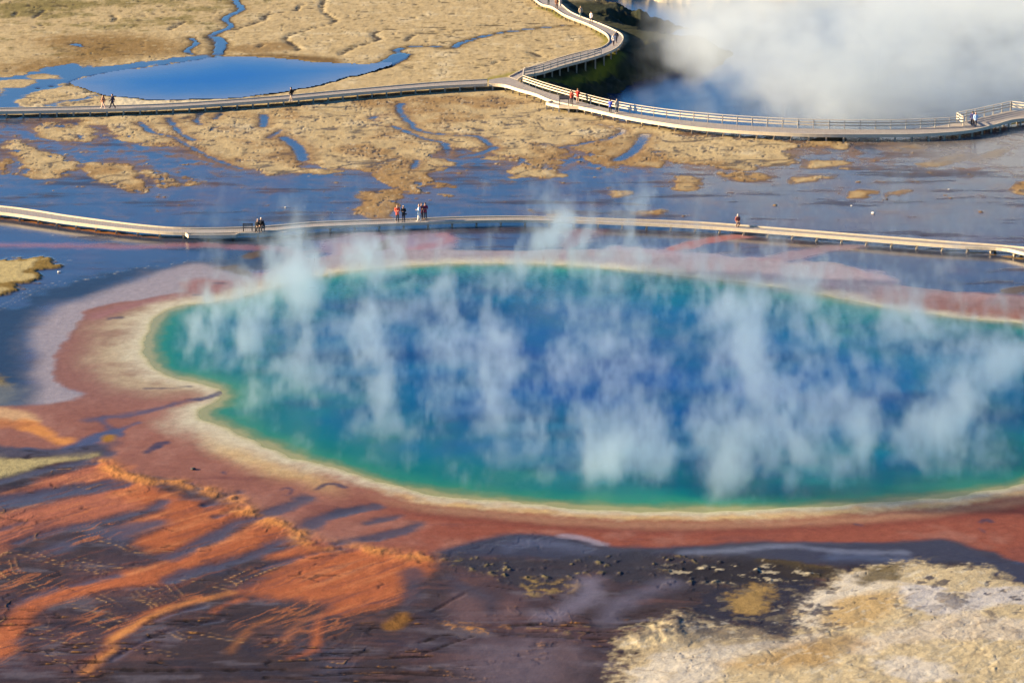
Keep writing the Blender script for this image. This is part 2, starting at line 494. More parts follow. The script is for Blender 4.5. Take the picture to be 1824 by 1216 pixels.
# pale lavender lobe outside of it on the left
lobe = [(62, 600), (80, 562), (110, 542), (160, 532), (213, 511), (267, 490), (317, 476), (355, 470), (390, 476), (440, 490), (480, 500), (420, 520), (300, 560), (160, 600), (120, 640), (130, 690), (160, 700),
        (150, 712), (100, 727), (60, 733), (72, 690), (66, 645)]
region(lobe, 5.0, MAUVE, 0.4, 1.0, 0.5)
region(lobe, 2.2, MAUVE, 0.35, 0.9, 0.85, lam=n_6)
# far-side pink and lavender tongues between the pool and the boardwalk
region([(480, 495), (540, 470), (600, 450), (690, 432), (800, 420), (800, 440), (780, 455), (900, 458), (1030, 448), (1100, 440), (1150, 440), (1300, 455), (1420, 468), (1540, 480), (1600, 500), (1560, 530), (1000, 478), (700, 480)], 2.5, alb(182, 160, 170), 0.5, 1.0)
region([(560, 440), (610, 418), (660, 412), (700, 420), (760, 412), (800, 420), (795, 438), (730, 440), (690, 452), (620, 462)], 2.2, alb(165, 140, 155), 0.6, 0.8, 0.85)
region([(600, 455), (600, 435), (625, 432), (648, 445), (640, 456)], 1.2, alb(175, 110, 112), 0.5, 0.6, 0.8)
streak([(745, 442), (790, 432), (798, 424), (790, 416)], 1.6, 1.4, alb(178, 120, 128), 0.5, 0.4, amt=0.8)
region([(995, 420), (1010, 408), (1070, 410), (1055, 425), (1020, 440), (1000, 438)], 2, alb(150, 100, 112), 0.55, 0.6, 0.85)
region([(1190, 440), (1250, 425), (1330, 414), (1360, 418), (1280, 432), (1210, 446)], 1.2, alb(190, 120, 112), 0.4, 0.4, 0.85)
region([(1190, 460), (1250, 463), (1310, 466), (1260, 470), (1190, 470)], 1.2, alb(170, 120, 125), 0.45, 0.4, 0.8)
region([(1300, 470), (1380, 452), (1470, 438), (1560, 436), (1480, 448), (1400, 466)], 2.0, alb(182, 150, 155), 0.45, 0.6, 0.75)
region([(1400, 500), (1420, 480), (1470, 468), (1520, 482), (1560, 502), (1700, 520), (1840, 527), (1840, 536), (1700, 530), (1560, 525), (1480, 520)], 1.6, alb(172, 118, 122), 0.4, 0.5, 0.9)
region([(1440, 487), (1480, 480), (1520, 490), (1560, 502), (1570, 515), (1520, 520), (1500, 505)], 1.2, alb(165, 88, 92), 0.4, 0.4, 0.9)
region([(1560, 540), (1640, 534), (1760, 545), (1840, 548), (1840, 562), (1700, 552)], 1.2, alb(120, 92, 86), 0.4, 0.8, 0.8)
for q in ([(1785, 514), (1830, 508), (1830, 520), (1795, 522)], [(1800, 552), (1840, 548), (1840, 562), (1810, 562)], [(390, 478), (420, 472), (440, 485), (450, 495), (420, 488)], [(436, 452), (470, 447), (460, 460), (440, 462)], [(670, 438), (690, 428), (694, 440), (676, 448)]):
    region(q, 0.8, alb(110, 86, 60), 0.4, 0.6, 0.85)

# lower ground: dark purple terraces
low = sst(V + 20 * n_20, 770, 800)
paint(low * inside(-d_apr, 3), PURP, 0.42)
low_m = low * inside(-d_apr, 3)
paint(low_m * sst(n_20 + 0.5 * n_6, 0.0, 0.6) * 0.6, alb(92, 64, 64), 0.5)
paint(low_m * sst(-n_20 + 0.6 * n_6, 0.15, 0.7) * 0.5, alb(82, 76, 90), 0.65)
lowtex = fbm(X * 0.5 + 0.25 * Y, Y * 0.8, 2.4, 4, 141)
paint(low_m * sst(lowtex, 0.1, 0.7) * 0.55, alb(48, 40, 48), 0.5)
paint(low_m * sst(hst + 0.4 * n_6, 0.1, 0.7) * 0.6, alb(112, 78, 72), 0.35)
paint(low_m * sst(hst2 - 0.3 * hst, 0.15, 0.7) * 0.6, alb(40, 31, 34), 0.4)
paint(low_m * sst(-hst - 0.5 * n_2 + 0.5 * n_20, 0.2, 0.8) * 0.5, alb(116, 104, 112), 0.45)

# the apron colours, by distance from shore
apm = inside(d_apr + 0.5 * n_2 * sst(d_apr, -6, 0), 0.9)
edge = sst(-d_apr, 0, 4.0)
side_l = sst(U, 480, 200) * sst(V, 760, 690)
top = sst(V, 560, 500)
bot = sst(V, 840, 890) * sst(U, 560, 820)
aprc = (REDB[None, None, :] * (1 + 0.10 * n_6[..., None]))
aprc = aprc * (1 - bot[..., None]) + RED2 * bot[..., None]
aprc = aprc * (1 - 0.95 * top[..., None]) + 0.95 * (alb(172, 156, 166) * (1 + 0.15 * n_6[..., None] + 0.1 * hst[..., None])) * top[..., None]
A[:] = A * (1 - apm[..., None]) + aprc * apm[..., None]
WET[:] = WET * (1 - apm) + apm * (0.28 - 0.12 * bot)
RGH[:] = RGH * (1 - apm) + 0.35 * apm
paint(apm * (1 - top) * sst(n_6 + 0.5 * n_2 - 0.2 * n_20, 0.0, 0.7) * 0.45, alb(176, 126, 114))
paint(apm * (1 - top) * sst(-n_6 + 0.5 * hst, 0.15, 0.8) * 0.5, alb(128, 76, 72))
paint(apm * (1 - top) * sst(hst + 0.4 * n_03, 0.4, 0.9) * 0.35, alb(112, 70, 72))
# darker maroon ribbon just outside the cream on the near side
paint(apm * bot * np.exp(-((dps - 3.9 - 0.4 * n_6) / 0.7) ** 2) * 0.7, alb(122, 60, 56))
paint(apm * bot * np.exp(-((dps - 3.0 - 0.4 * n_6) / 0.8) ** 2) * 0.75, alb(172, 128, 104))
# left lobes: greyish brown inner zone, dusky red rim
paint(apm * side_l * 0.9, DUSK)
inner = inside(sd([(160, 585), (200, 560), (290, 540), (330, 530), (420, 515), (500, 495), (420, 540), (300, 560), (280, 600), (280, 650), (330, 672), (400, 690), (330, 700), (250, 700), (200, 690), (170, 660), (150, 640), (158, 610)]) + 0.6 * n_2, 5)
paint(inner * sst(dps + 1.5 * n_6 + n_2, 9, 2.5) * 0.95, alb(190, 168, 142), 0.2)
paint(inner * sst(n_6 + 0.6 * n_2, 0.1, 0.7) * 0.6, alb(150, 116, 104), 0.25)
region([(157, 565), (173, 556), (233, 540), (290, 527), (327, 520), (330, 503), (367, 495), (405, 503), (400, 520), (333, 530), (283, 540), (233, 550), (200, 562), (167, 568)], 1.6, alb(160, 112, 112), 0.3, 0.5, 0.95)
# cream ring
cw = 1.5 + 0.7 * sst(U, 520, 250) * sst(V, 720, 640) + 0.6 * sst(V, 560, 500) + 1.6 * sst(V, 700, 760) * sst(U, 620, 420)
rad_n = fbm(X, Y, 1.1, 4, 401, 0.65)
cr = (1 - sst(dps + 0.5 * n_2 + 0.45 * rad_n, cw * 0.2, cw * 1.7)) * (d_pool > -3)
paint(cr * 0.95, CREAM, 0.15, 0.3)
paint(bot * np.exp(-((dps + 0.3 * rad_n - 1.6) / 0.5) ** 2) * (0.6 + 0.4 * n_2) + sst(U, 330, 420) * sst(U, 640, 540) * sst(V, 740, 780) * np.exp(-((dps - 3.0) / 1.2) ** 2) * 0.6, YELL, 0.1, 0.8)
paint(np.exp(-((dps - 0.25) / 0.45) ** 2) * 0.7, alb(186, 178, 120), 0.3)
fs_a = (X + Y) * 0.7071
fs_b = (X - Y) * 0.7071
fstr = fbm(fs_a * 0.16 + 0.3 * n_6, fs_b * 1.1, 1.5, 4, 221)
fstr2 = fbm(fs_a * 0.10 + 0.4 * n_6, fs_b * 0.6, 2.4, 3, 231)
# little dark scars on the apron
for pts, w in [([(565, 870), (580, 862), (600, 862), (615, 868)], 0.35), ([(500, 872), (510, 868), (520, 872), (514, 880), (502, 880)], 0.15), ([(343, 835), (347, 835)], 0.3), ([(395, 840), (402, 843)], 0.25), ([(260, 805), (285, 790), (296, 788)], 0.6),
               ([(275, 800), (285, 795)], 0.4), ([(260, 692), (300, 691), (340, 688)], 0.3), ([(370, 503), (400, 505)], 0.4), ([(345, 525), (358, 525)], 0.25), ([(195, 567), (215, 565)], 0.6),
               ([(1745, 930), (1755, 925), (1765, 928)], 0.3), ([(1745, 940), (1755, 948)], 0.15), ([(1440, 932), (1448, 934)], 0.2), ([(1524, 933), (1532, 934)], 0.2), ([(505, 488), (520, 492)], 0.5)]:
    streak(pts, w, 0.4, alb(70, 58, 78), 0.5, 0.2, amt=0.85)
# the spit's dark runnel
streak([(215, 775), (180, 745), (230, 740), (290, 725), (335, 713), (370, 708), (395, 698)], 0.7, 0.6, alb(92, 76, 92), 0.6, 0.3, amt=0.8)
region([(345, 712), (375, 706), (390, 698), (378, 705), (360, 714)], 0.5, alb(70, 56, 80), 0.6, 0.2)
streak([(160, 748), (200, 742), (250, 735)], 1.0, 1.0, alb(96, 78, 92), 0.6, 0.3, amt=0.7)
region([(110, 800), (140, 785), (200, 765), (250, 752), (215, 770), (200, 782), (160, 795), (120, 806)], 0.9, alb(84, 76, 96), 0.7, 0.5)

# ---- lower left: orange bacterial streams
ORG = alb(186, 103, 67)
ORB = alb(226, 148, 84)
SALM = alb(182, 108, 86)
DK = np.array([0.036, 0.031, 0.042])


def org(pts, c=ORG, soft=1.7, warp=0.6, amt=0.95, wet=0.15, off=O5):
    d, m = region(pts, soft, c, wet, warp, amt, off, 3.0, grain=0.6, lam=n_2 * 0.6 + fstr * 1.0 + n_03 * 0.4)
    paint(m * sst(fstr + 0.4 * n_05, 0.1, 0.7) * 0.65, alb(150, 82, 62), wet + 0.1)
    paint(m * sst(-fstr - 0.4 * fstr2, 0.15, 0.8) * 0.6, alb(224, 146, 100), wet)
    paint(m * sst(fstr2 - 0.3 * fstr, 0.3, 0.8) * 0.45, alb(120, 74, 66), wet + 0.15)
    return d, m


region([(-60, 812), (30, 815), (100, 812), (170, 806), (180, 812), (120, 820), (60, 835), (30, 848), (-60, 850)], 1, alb(185, 165, 120), 0.05, 0.8)
region([(-60, 800), (100, 800), (160, 792), (205, 785), (190, 800), (120, 812), (-60, 815)], 1.5, DK * 1.3, 0.5, 0.6, 0.8)
org([(-150, 345), (0, 325), (180, 280), (420, 215), (560, 190), (720, 175), (880, 235), (800, 285), (600, 325), (420, 372), (250, 405), (100, 455), (0, 505), (-150, 540)], SALM)
org([(-100, 240), (150, 175), (250, 125), (400, 85), (540, 30), (620, 40), (700, 110), (640, 130), (400, 150), (200, 195)], SALM)
org([(540, 20), (620, 90), (780, 165), (900, 200), (1000, 240), (1180, 260), (1280, 285), (1100, 300), (950, 350), (800, 380), (700, 420), (650, 440), (700, 360), (900, 290), (700, 240), (600, 180)], ORG)
org([(720, 450), (900, 372), (1100, 295), (1280, 285), (1375, 322), (1280, 365), (1180, 405), (1060, 465), (920, 535), (860, 522), (780, 492)], ORG)
org([(1430, 355), (1590, 410), (1645, 450), (1440, 485), (1350, 515), (1100, 585), (920, 655), (850, 692), (700, 692), (560, 722), (380, 755), (200, 815), (130, 885), (60, 925), (22, 1000), (10, 1050), (-30, 1080), (-60, 960), (40, 880), (100, 800),
     (200, 750), (400, 690), (560, 650), (680, 620), (850, 588), (1050, 510), (1200, 460), (1300, 405)], ORG)
org([(1650, 465), (1824, 495), (2100, 525), (2314, 545), (2284, 620), (2160, 690), (2160, 760), (2020, 810), (1824, 850), (1740, 800), (1560, 765), (1420, 755), (1250, 742), (1100, 762), (900, 802), (760, 864), (640, 944), (580, 1004), (560, 1052), (510, 1092), (455, 1160),
     (475, 1152), (540, 1082), (605, 1042), (595, 1000), (680, 935), (780, 885), (880, 835), (1000, 785), (1240, 728), (1350, 682), (1480, 622), (1580, 570), (1400, 535), (1560, 500)], ORG)
# salmon top right of the ridge and under it
for pts, w, c in [([(850, 660), (560, 690), (300, 762), (150, 835), (60, 935), (8, 1060)], 1.7, ORG), ([(1240, 735), (1000, 790), (860, 840), (700, 920), (600, 995), (600, 1040), (520, 1100), (455, 1160)], 0.75, ORB),
                  ([(1824, 835), (1720, 862), (1700, 920), (1690, 1000), (1660, 1050), (1550, 1085)], 0.5, ORG), ([(1720, 858), (1600, 900), (1550, 950), (1520, 1010)], 0.42, alb(176, 110, 82)),
                  ([(1630, 840), (1450, 870), (1340, 920), (1290, 980), (1230, 1050)], 0.38, alb(150, 96, 66)), ([(1150, 840), (1200, 800), (1300, 770)], 0.4, ORG)]:
    streak(pts, w, 0.8, c, 0.2, 0.35, O5, 3.0, amt=0.9 - 0.35 * sst(fstr, 0.0, 0.6), wmul=0.75 + 0.5 * n_2)
# dark streams that cut them
for pts, w in [([(-60, 265), (100, 240), (300, 205), (480, 180), (640, 145)], 2.0), ([(-60, 240), (200, 200), (420, 165)], 1.6), ([(-60, 160), (140, 100), (300, 65), (540, 20), (590, -10)], 1.2), ([(0, 395), (120, 362)], 0.7), ([(880, 240), (800, 285), (700, 312), (500, 362), (300, 402), (100, 462)], 0.9),
               ([(1640, 228), (1540, 272), (1400, 320), (1250, 370), (1150, 430), (1000, 500), (920, 535)], 1.4), ([(1900, 290), (1824, 305), (1720, 335), (1640, 395), (1580, 440), (1500, 462), (1420, 505), (1250, 565), (1050, 615), (920, 665)], 1.3),
               ([(1290, 235), (1200, 250), (1100, 265)], 0.5), ([(1280, 200), (1200, 220), (1100, 265)], 0.5), ([(1280, 288), (1150, 330)], 0.4), ([(1824, 500), (1700, 520), (1600, 545), (1400, 600)], 0.5), ([(1180, 880), (900, 940), (740, 1010), (600, 1090)], 0.3), ([(1100, 800), (900, 850), (780, 905)], 0.3), ([(620, 640), (400, 690), (200, 740), (60, 800)], 0.8)]:
    streak(pts, w, 0.9, DK * (1 + 0.2), 0.6, 0.4, O5, 3.0, amt=0.88, h=-0.06, hw=1.0)
for pts, w in [([(0, 462), (120, 445), (300, 410), (420, 365)], 1.1), ([(0, 310), (120, 282), (180, 272)], 1.3), ([(150, 360), (230, 340), (290, 330)], 0.9), ([(130, 455), (200, 450)], 0.4)]:
    streak(pts, w, 0.8, DK * 1.1, 0.6, 0.35, O6, 3.0, amt=0.88, h=-0.04)
region(C5([(200, 520), (400, 440), (520, 400), (700, 360), (890, 350), (820, 400), (720, 440), (650, 480), (520, 450), (330, 520)], O5), 1.5, DK * 1.4, 0.6, 0.6, 0.85)
ll = lines(X * 0.5 + 0.35 * Y, Y * 0.9, 3.0, 0.05, 361) * sst(n_2 + 0.5 * n_6, 0.0, 0.4)
paint(low_m * ll * 0.6, alb(34, 26, 28), 0.3)
Hh -= low_m * ll * 0.03
orz = inside(sd(C5([(-150, 250), (100, 190), (400, 90), (540, 20), (700, 100), (950, 140), (1190, 210), (1310, 285), (1500, 370), (1660, 455), (1824, 480), (2300, 540), (2290, 640), (2160, 780), (1900, 880), (1700, 1060), (1500, 1060), (1200, 900), (900, 900), (600, 1100), (420, 1170), (300, 1000), (100, 1060), (-150, 1060)], O5)), 2.5)
th1 = lines(fs_a * 0.13 + 0.25 * n_6, fs_b + 0.3 * n_2, 1.1, 0.16, 371)
th2 = lines(fs_a * 0.10 + 0.25 * n_6, fs_b + 0.3 * n_2, 1.7, 0.12, 381)
th3 = lines(fs_a * 0.16 + 0.25 * n_6, fs_b + 0.3 * n_2, 0.7, 0.14, 391)
paint(orz * th1 * sst(n_6 + fstr, -0.1, 0.4) * 0.5, alb(132, 78, 62), 0.3)
paint(orz * th2 * sst(fstr2, -0.2, 0.3) * 0.55, alb(74, 58, 66), 0.5)
paint(orz * th3 * sst(-n_6 + fstr2, -0.1, 0.5) * 0.5, alb(214, 128, 84), 0.1)
# scarp along the top of the streams, its sunlit face painted bright orange
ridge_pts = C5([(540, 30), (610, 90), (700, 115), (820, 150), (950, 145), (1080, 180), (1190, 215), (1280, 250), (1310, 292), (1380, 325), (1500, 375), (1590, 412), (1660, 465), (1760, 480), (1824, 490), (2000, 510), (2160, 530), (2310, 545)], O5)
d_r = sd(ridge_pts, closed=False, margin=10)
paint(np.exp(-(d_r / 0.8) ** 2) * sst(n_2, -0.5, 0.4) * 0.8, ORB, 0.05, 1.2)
# orange at the far left edge
for q, c in [([(-60, 725), (30, 728), (70, 745), (60, 752), (-60, 745)], alb(215, 170, 130)), ([(30, 752), (60, 748), (100, 775), (130, 785), (110, 790), (60, 775)], ORB), ([(-60, 745), (40, 750), (60, 757), (-60, 760)], alb(190, 120, 80))]:
    region(q, 1.2, c, 0.1, 0.6, 0.9)
region([(178, 780), (190, 775), (205, 775), (200, 785), (182, 788)], 0.6, alb(170, 120, 55), 0.2, 0.3)

# terraces: little steps in the dark ground, rims painted bright as if sunlit
ter_src = fbm(X * 0.75 + Y * 0.35, Y * 0.6 - X * 0.1, 7.0, 4, 151) * 2.6 + (Y - 0.45 * X) * 0.30
fr = ter_src - np.floor(ter_src)
rim = np.exp(-((fr - 0.5) / 0.035) ** 2)
gate = low_m * sst(n_6 + 0.25 * n_20, 0.05, 0.5) * sst(U, 1180, 900)
Hh += gate * (0.02 * rim + 0.02 * sst(fr, 0.45, 0.55))
paint(gate * rim * sst(n_2 + 0.4 * n_05, 0.0, 0.6) * 0.7, alb(190, 140, 92), 0.1)
for pts in [[(500, 450), (620, 480), (720, 520), (900, 525)], [(0, 545), (50, 520), (280, 580), (550, 640)], [(390, 555), (520, 590), (660, 605)], [(200, 520), (330, 580), (560, 635)], [(0, 625), (40, 660), (90, 680)], [(50, 560), (70, 620), (110, 640)],
            [(130, 680), (210, 720)], [(640, 760), (720, 770), (800, 800), (812, 818)], [(700, 740), (740, 770), (800, 785), (842, 808)], [(760, 720), (830, 750), (900, 792)], [(800, 700), (870, 745), (940, 792)], [(890, 695), (920, 730), (956, 768)],
            [(355, 810), (480, 830), (560, 860), (660, 895)], [(480, 890), (530, 910), (600, 935)], [(190, 930), (330, 950), (420, 980), (510, 997)], [(60, 955), (250, 985), (400, 1010), (520, 1033)], [(960, 660), (1060, 680), (1150, 705), (1230, 722)],
            [(1180, 655), (1250, 680), (1268, 698)], [(1220, 660), (1330, 615), (1400, 590)], [(1260, 690), (1380, 640), (1480, 600)], [(60, 1055), (200, 1065), (330, 1080)], [(280, 1100), (380, 1120)], [(720, 1040), (850, 1060), (930, 1080)], [(1080, 960), (1200, 985), (1300, 1000)],
            [(1330, 960), (1400, 985), (1500, 1005)], [(900, 940), (940, 970), (1000, 990)], [(560, 780), (640, 830), (700, 835)], [(510, 760), (600, 800)]]:
    for dx_, dy_, am_ in ((0, 0, 0.7), (30, -14, 0.3)):
        streak([(q_[0] + dx_, q_[1] + dy_) for q_ in pts], 0.07, 0.14, alb(228, 172, 116), 0.05, 0.16, O5, 3.0, amt=sst(n_2 + 0.25 * n_05, -0.75, 0.15) * am_, h=0.018, hw=1.8)
for k, pts in enumerate([[(510, 880), (600, 895), (750, 905), (900, 925)], [(520, 900), (640, 915), (780, 935), (900, 945)], [(600, 925), (720, 940), (840, 960), (980, 965)], [(620, 890), (800, 900), (900, 908)], [(1000, 925), (1200, 940), (1300, 950)], [(1150, 935), (1220, 955)], [(1200, 910), (1320, 915)]]):
    streak(pts, 0.16, 0.22, alb(205, 140, 72) if k < 4 else alb(200, 165, 110), 0.05, 0.4, O6, 3.0, amt=sst(n_05 + 0.5 * n_2, -0.5, 0.3) * 0.85, h=0.05, hw=1.5)
for pts in [[(900, 908), (1200, 900), (1450, 908), (1680, 905)], [(900, 960), (1200, 975), (1450, 985)], [(0, 1165), (200, 1160), (450, 1170), (700, 1185)], [(-300, 1145), (-900, 1150), (-1300, 1145)], [(420, 1000), (560, 960), (640, 975)], [(480, 840), (600, 770), (660, 740)], [(440, 1060), (600, 1000), (700, 970)], [(-100, 1070), (60, 1060), (130, 1045)], [(-400, 1190), (0, 1200), (350, 1210)]]:
    streak(pts, 0.2, 0.25, alb(38, 30, 32), 0.2, 0.4, O6, 3.0, amt=0.8, h=-0.05)

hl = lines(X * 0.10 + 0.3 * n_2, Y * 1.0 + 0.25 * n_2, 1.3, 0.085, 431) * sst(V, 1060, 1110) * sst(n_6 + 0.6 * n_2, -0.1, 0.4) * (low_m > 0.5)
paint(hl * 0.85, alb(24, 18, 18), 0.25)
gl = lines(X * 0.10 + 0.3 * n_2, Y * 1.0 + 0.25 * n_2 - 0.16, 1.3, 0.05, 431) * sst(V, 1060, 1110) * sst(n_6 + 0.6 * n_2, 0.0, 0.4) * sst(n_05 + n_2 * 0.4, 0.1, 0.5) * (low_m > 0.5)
paint(gl * 0.7, alb(190, 130, 70), 0.1)  # gold glints painted along one side of the dark lines
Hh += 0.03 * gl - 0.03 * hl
# ---- the dark ground under the near shore
region(C5([(490, 525), (600, 490), (750, 452), (900, 424), (1050, 424), (1180, 445), (1300, 470), (1400, 490), (1824, 490), (2220, 462), (2620, 475), (2970, 470), (3200, 446), (3300, 480), (3420, 520), (3600, 580), (3760, 640), (3760, 720), (3500, 650), (3320, 580), (2980, 590), (2520, 585), (2300, 560), (1824, 530),
       (1400, 580), (1000, 545), (700, 545)], O6), 1.2, np.array([0.026, 0.026, 0.042]), 0.5, 0.4)
streak(C5([(880, 490), (1000, 470), (1150, 480), (1300, 500)], O6), 1.4, 1.5, alb(92, 90, 110), 0.6, 0.5, amt=0.8)
streak(C5([(1824, 525), (2150, 505), (2400, 485), (2560, 505), (2760, 520), (3000, 520)], O6), 0.7, 0.9, alb(122, 122, 142), 0.6, 0.3, amt=0.8)
streak(C5([(2620, 550), (2760, 545), (3000, 560)], O6), 0.9, 1.2, alb(86, 88, 112), 0.7, 0.3, amt=0.7)
streak(C5([(1180, 430), (1280, 445), (1390, 475)], O6), 0.6, 0.7, alb(165, 150, 165), 0.5, 0.3, amt=0.8)
# crumbly blocks
crumb = ridged(X, Y, 1.1, 2, 161)
cz = inside(sd(C5([(520, 545), (800, 550), (1000, 560), (1300, 545), (1600, 520), (1824, 530), (2000, 545), (2300, 560), (2520, 600), (2700, 640), (2400, 690), (2000, 720), (1600, 690), (1300, 640), (1200, 690), (900, 700), (750, 650)], O6)) + 1.2 * n_2, 1.5)
Hh += cz * (0.09 * sst(n_05 + 0.9 * n_2 + 0.5 * crumb - 0.4, 0.0, 0.9))
paint(cz * 0.8, alb(58, 54, 62), 0.35, 1.0)
paint(cz * sst(n_05 + 0.9 * n_2 + 0.6 * n_6, 0.45, 0.9) * 0.7, alb(150, 130, 90), 0.0)
for q, c in [([(990, 720), (1020, 700), (1120, 690), (1155, 715), (1130, 740), (1010, 745)], alb(156, 128, 84)), ([(1170, 670), (1260, 680), (1295, 710), (1240, 750), (1180, 720)], alb(150, 120, 82)), ([(990, 660), (1050, 650), (1060, 668), (1010, 680)], alb(160, 130, 80))]:
    region(C5(q, O6), 1.0, c, 0.05, 1.0, sst(n_05 + n_2 * 0.6 + 0.4 * n_03, -0.5, 0.25) * 0.85)
streak(C5([(1330, 670), (1310, 740), (1250, 800), (1180, 840), (1120, 860)], O6), 1.5, 1.8, alb(128, 116, 132), 0.5, 0.4, amt=0.8)
streak(C5([(1760, 680), (1600, 740), (1480, 800), (1420, 880)], O6), 1.5, 1.8, alb(112, 102, 118), 0.5, 0.4, amt=0.7)
region(C5([(570, 770), (660, 730), (760, 760), (800, 830), (900, 760), (950, 820), (900, 890), (600, 890)], O6), 2, alb(112, 84, 84), 0.4, 0.6, 0.8)
region(C5([(330, 620), (420, 600), (430, 700), (380, 800), (340, 830), (330, 720)], O6), 1.2, DK, 0.5, 0.4, 0.8)
region(C5([(560, 650), (700, 700), (840, 760), (800, 870), (780, 850), (760, 780), (620, 720)], O6), 1.5, DK, 0.5, 0.4, 0.75)
region(C5([(230, 910), (300, 850), (360, 840), (380, 880), (300, 930), (240, 930)], O6), 0.8, alb(135, 92, 50), 0.1, 0.4)
region(C5([(760, 1000), (1100, 985), (1250, 1060), (1200, 1216), (700, 1260), (640, 1120)], O6), 4, alb(112, 94, 102), 0.45, 1.0, 0.8)
region(C5([(1150, 1060), (1200, 1030), (1220, 1216), (1160, 1260)], O6), 2, alb(108, 84, 84), 0.4, 0.8, 0.6)

# ---- pale mound in the near right corner
MND = [(1090, 1240), (1115, 1190), (1106, 1172), (1128, 1163), (1112, 1145), (1135, 1123), (1175, 1113), (1216, 1093), (1250, 1102), (1300, 1114), (1316, 1118), (1360, 1118), (1378, 1098), (1402, 1080), (1424, 1062), (1470, 1040),
       (1516, 1020), (1560, 1008), (1602, 1006), (1680, 1006), (1750, 1010), (1824, 1048), (1900, 1070), (2100, 1090), (2100, 1330), (1060, 1330)]
d_m0 = sd(MND, margin=20)
d_m = d_m0 + 1.2 * n_2 + 0.5 * n_05
mm = inside(d_m + 0.9 * n_03, 1.6)
TAN = alb(214, 188, 150)
WHT = alb(226, 208, 190)
mc = TAN[None, None, :] * (1 + 0.10 * n_2[..., None] + 0.08 * n_05[..., None])
A[:] = A * (1 - mm[..., None]) + mc * mm[..., None]
WET[:] = WET * (1 - mm)
RGH[:] = RGH * (1 - mm) + mm
for q, cc, off in [([(600, 770), (750, 690), (900, 640), (1050, 620), (1150, 640), (1100, 720), (950, 750), (820, 790), (750, 840), (740, 900), (780, 930), (640, 930), (620, 850)], WHT, O7),
                   ([(-280, 1150), (-60, 1040), (120, 1030), (350, 1010), (550, 990), (760, 950), (720, 990), (560, 1030), (380, 1070), (250, 1130), (120, 1216), (-100, 1290), (-250, 1260)], WHT, O7),
                   ([(1170, 700), (1300, 690), (1480, 760), (1560, 720), (1824, 720), (1900, 800), (1700, 790), (1480, 850), (1300, 850), (1150, 780)], alb(215, 202, 198), O7),
                   ([(850, 1040), (1000, 960), (1250, 900), (1500, 860), (1824, 900), (1980, 1000), (1824, 1000), (1500, 990), (1200, 1010), (1000, 1070)], alb(222, 200, 178), O7),
                   ([(1050, 1100), (1250, 1090), (1450, 1140), (1400, 1200), (1100, 1180)], alb(222, 205, 190), O7)]:
    dd = sd(C5(q, off)) + 0.8 * n_2 + 0.6 * fbm(X * 0.5, Y, 0.9, 3, 171)
    paint(inside(dd, 1.0) * mm * 0.9, cc, 0.0)
region(C5([(210, 1130), (400, 1070), (600, 1020), (850, 955), (935, 1000), (850, 1060), (750, 1130), (500, 1150)], O7), 2, alb(188, 146, 92), 0, 0.8, 0.75)
region(C5([(745, 880), (800, 800), (950, 750), (1150, 740), (1160, 800), (1040, 880), (900, 930), (790, 930)], O7), 1.2, alb(206, 168, 116), 0, 0.5, 0.85)
# stains of darkness reaching into its edge
stain = sst(-d_m0, 11, 1.0) * mm * sst(n_2 * 0.8 + 0.7 * n_05 + 0.7 * n_6 + sst(U, 1600, 1330) * 0.55 - 0.15, 0.0, 0.4) * sst(V, 1190, 1100)
paint(stain * 0.92, alb(66, 62, 76), 0.3)
ol = inside(sd(C5([(440, 560), (600, 580), (780, 590), (780, 660), (640, 660), (500, 620)], O7)) + n_2, 1) * 0.85 + inside(sd(C5([(1040, 600), (1160, 590), (1160, 660), (1060, 690), (960, 680)], O7)) + n_2, 1) * 0.85
paint(np.clip(ol, 0, 0.9), alb(96, 78, 44), 0.2)
dk_in = inside(sd([(1230, 1085), (1270, 1050), (1337, 1040), (1412, 1030), (1467, 1036), (1425, 1068), (1410, 1090), (1418, 1112), (1394, 1140), (1360, 1124), (1325, 1112), (1270, 1105)]) + 0.9 * n_2 + 0.6 * n_03, 0.9)
paint(dk_in * 0.92, alb(52, 48, 60), 0.35)
flk = sst(fbm(X * 0.6, Y, 0.9, 4, 411, 0.65) + 0.5 * n_2, 0.15, 0.5)
band = inside(sd([(1180, 1012), (1240, 1002), (1330, 1000), (1420, 1008), (1480, 1015), (1440, 1034), (1340, 1040), (1230, 1034)]) + 0.8 * n_2, 1.5)
paint(band * 0.85, alb(50, 44, 48), 0.3)
paint(band * flk * 0.85, alb(206, 186, 158), 0.0)
tanb = inside(sd([(1300, 1062), (1330, 1044), (1375, 1042), (1368, 1060), (1372, 1080), (1335, 1092), (1305, 1085)]) + 0.8 * n_2 + 0.5 * n_03, 1.0)
paint(tanb * 0.9, alb(176, 140, 88), 0.0)
paint(dk_in * flk * (1 - tanb) * 0.35, alb(170, 150, 122), 0.0)
mr = fbm(X * 0.7 + 0.5 * Y, Y * 0.7 - 0.5 * X, 1.6, 4, 181)
ml = lines(X * 0.6 + 0.5 * Y, Y * 0.8 - 0.45 * X, 2.4, 0.06, 351) * sst(n_6 + n_2, -0.1, 0.4)
Hh += mm * (0.08 * sst(-d_m, 0, 4.0) + 0.018 * mr + 0.008 * n_2 + 0.004 * n_05 - 0.012 * ml)
mst = fbm(fs_a * 0.35 + 0.4 * n_2, fs_b * 1.3, 1.0, 4, 421, 0.6)
paint(mm * (1 - dk_in) * sst(mst, 0.2, 0.7) * 0.45, alb(176, 150, 118))
paint(mm * (1 - dk_in) * sst(-mst, 0.2, 0.7) * 0.4, alb(238, 224, 206))
Hh += mm * 0.02 * mst
dk2 = sst(ridged(wx, wy, 2.4, 3, 191), 0.90, 1.05) * mm
Hh -= 0.10 * dk2
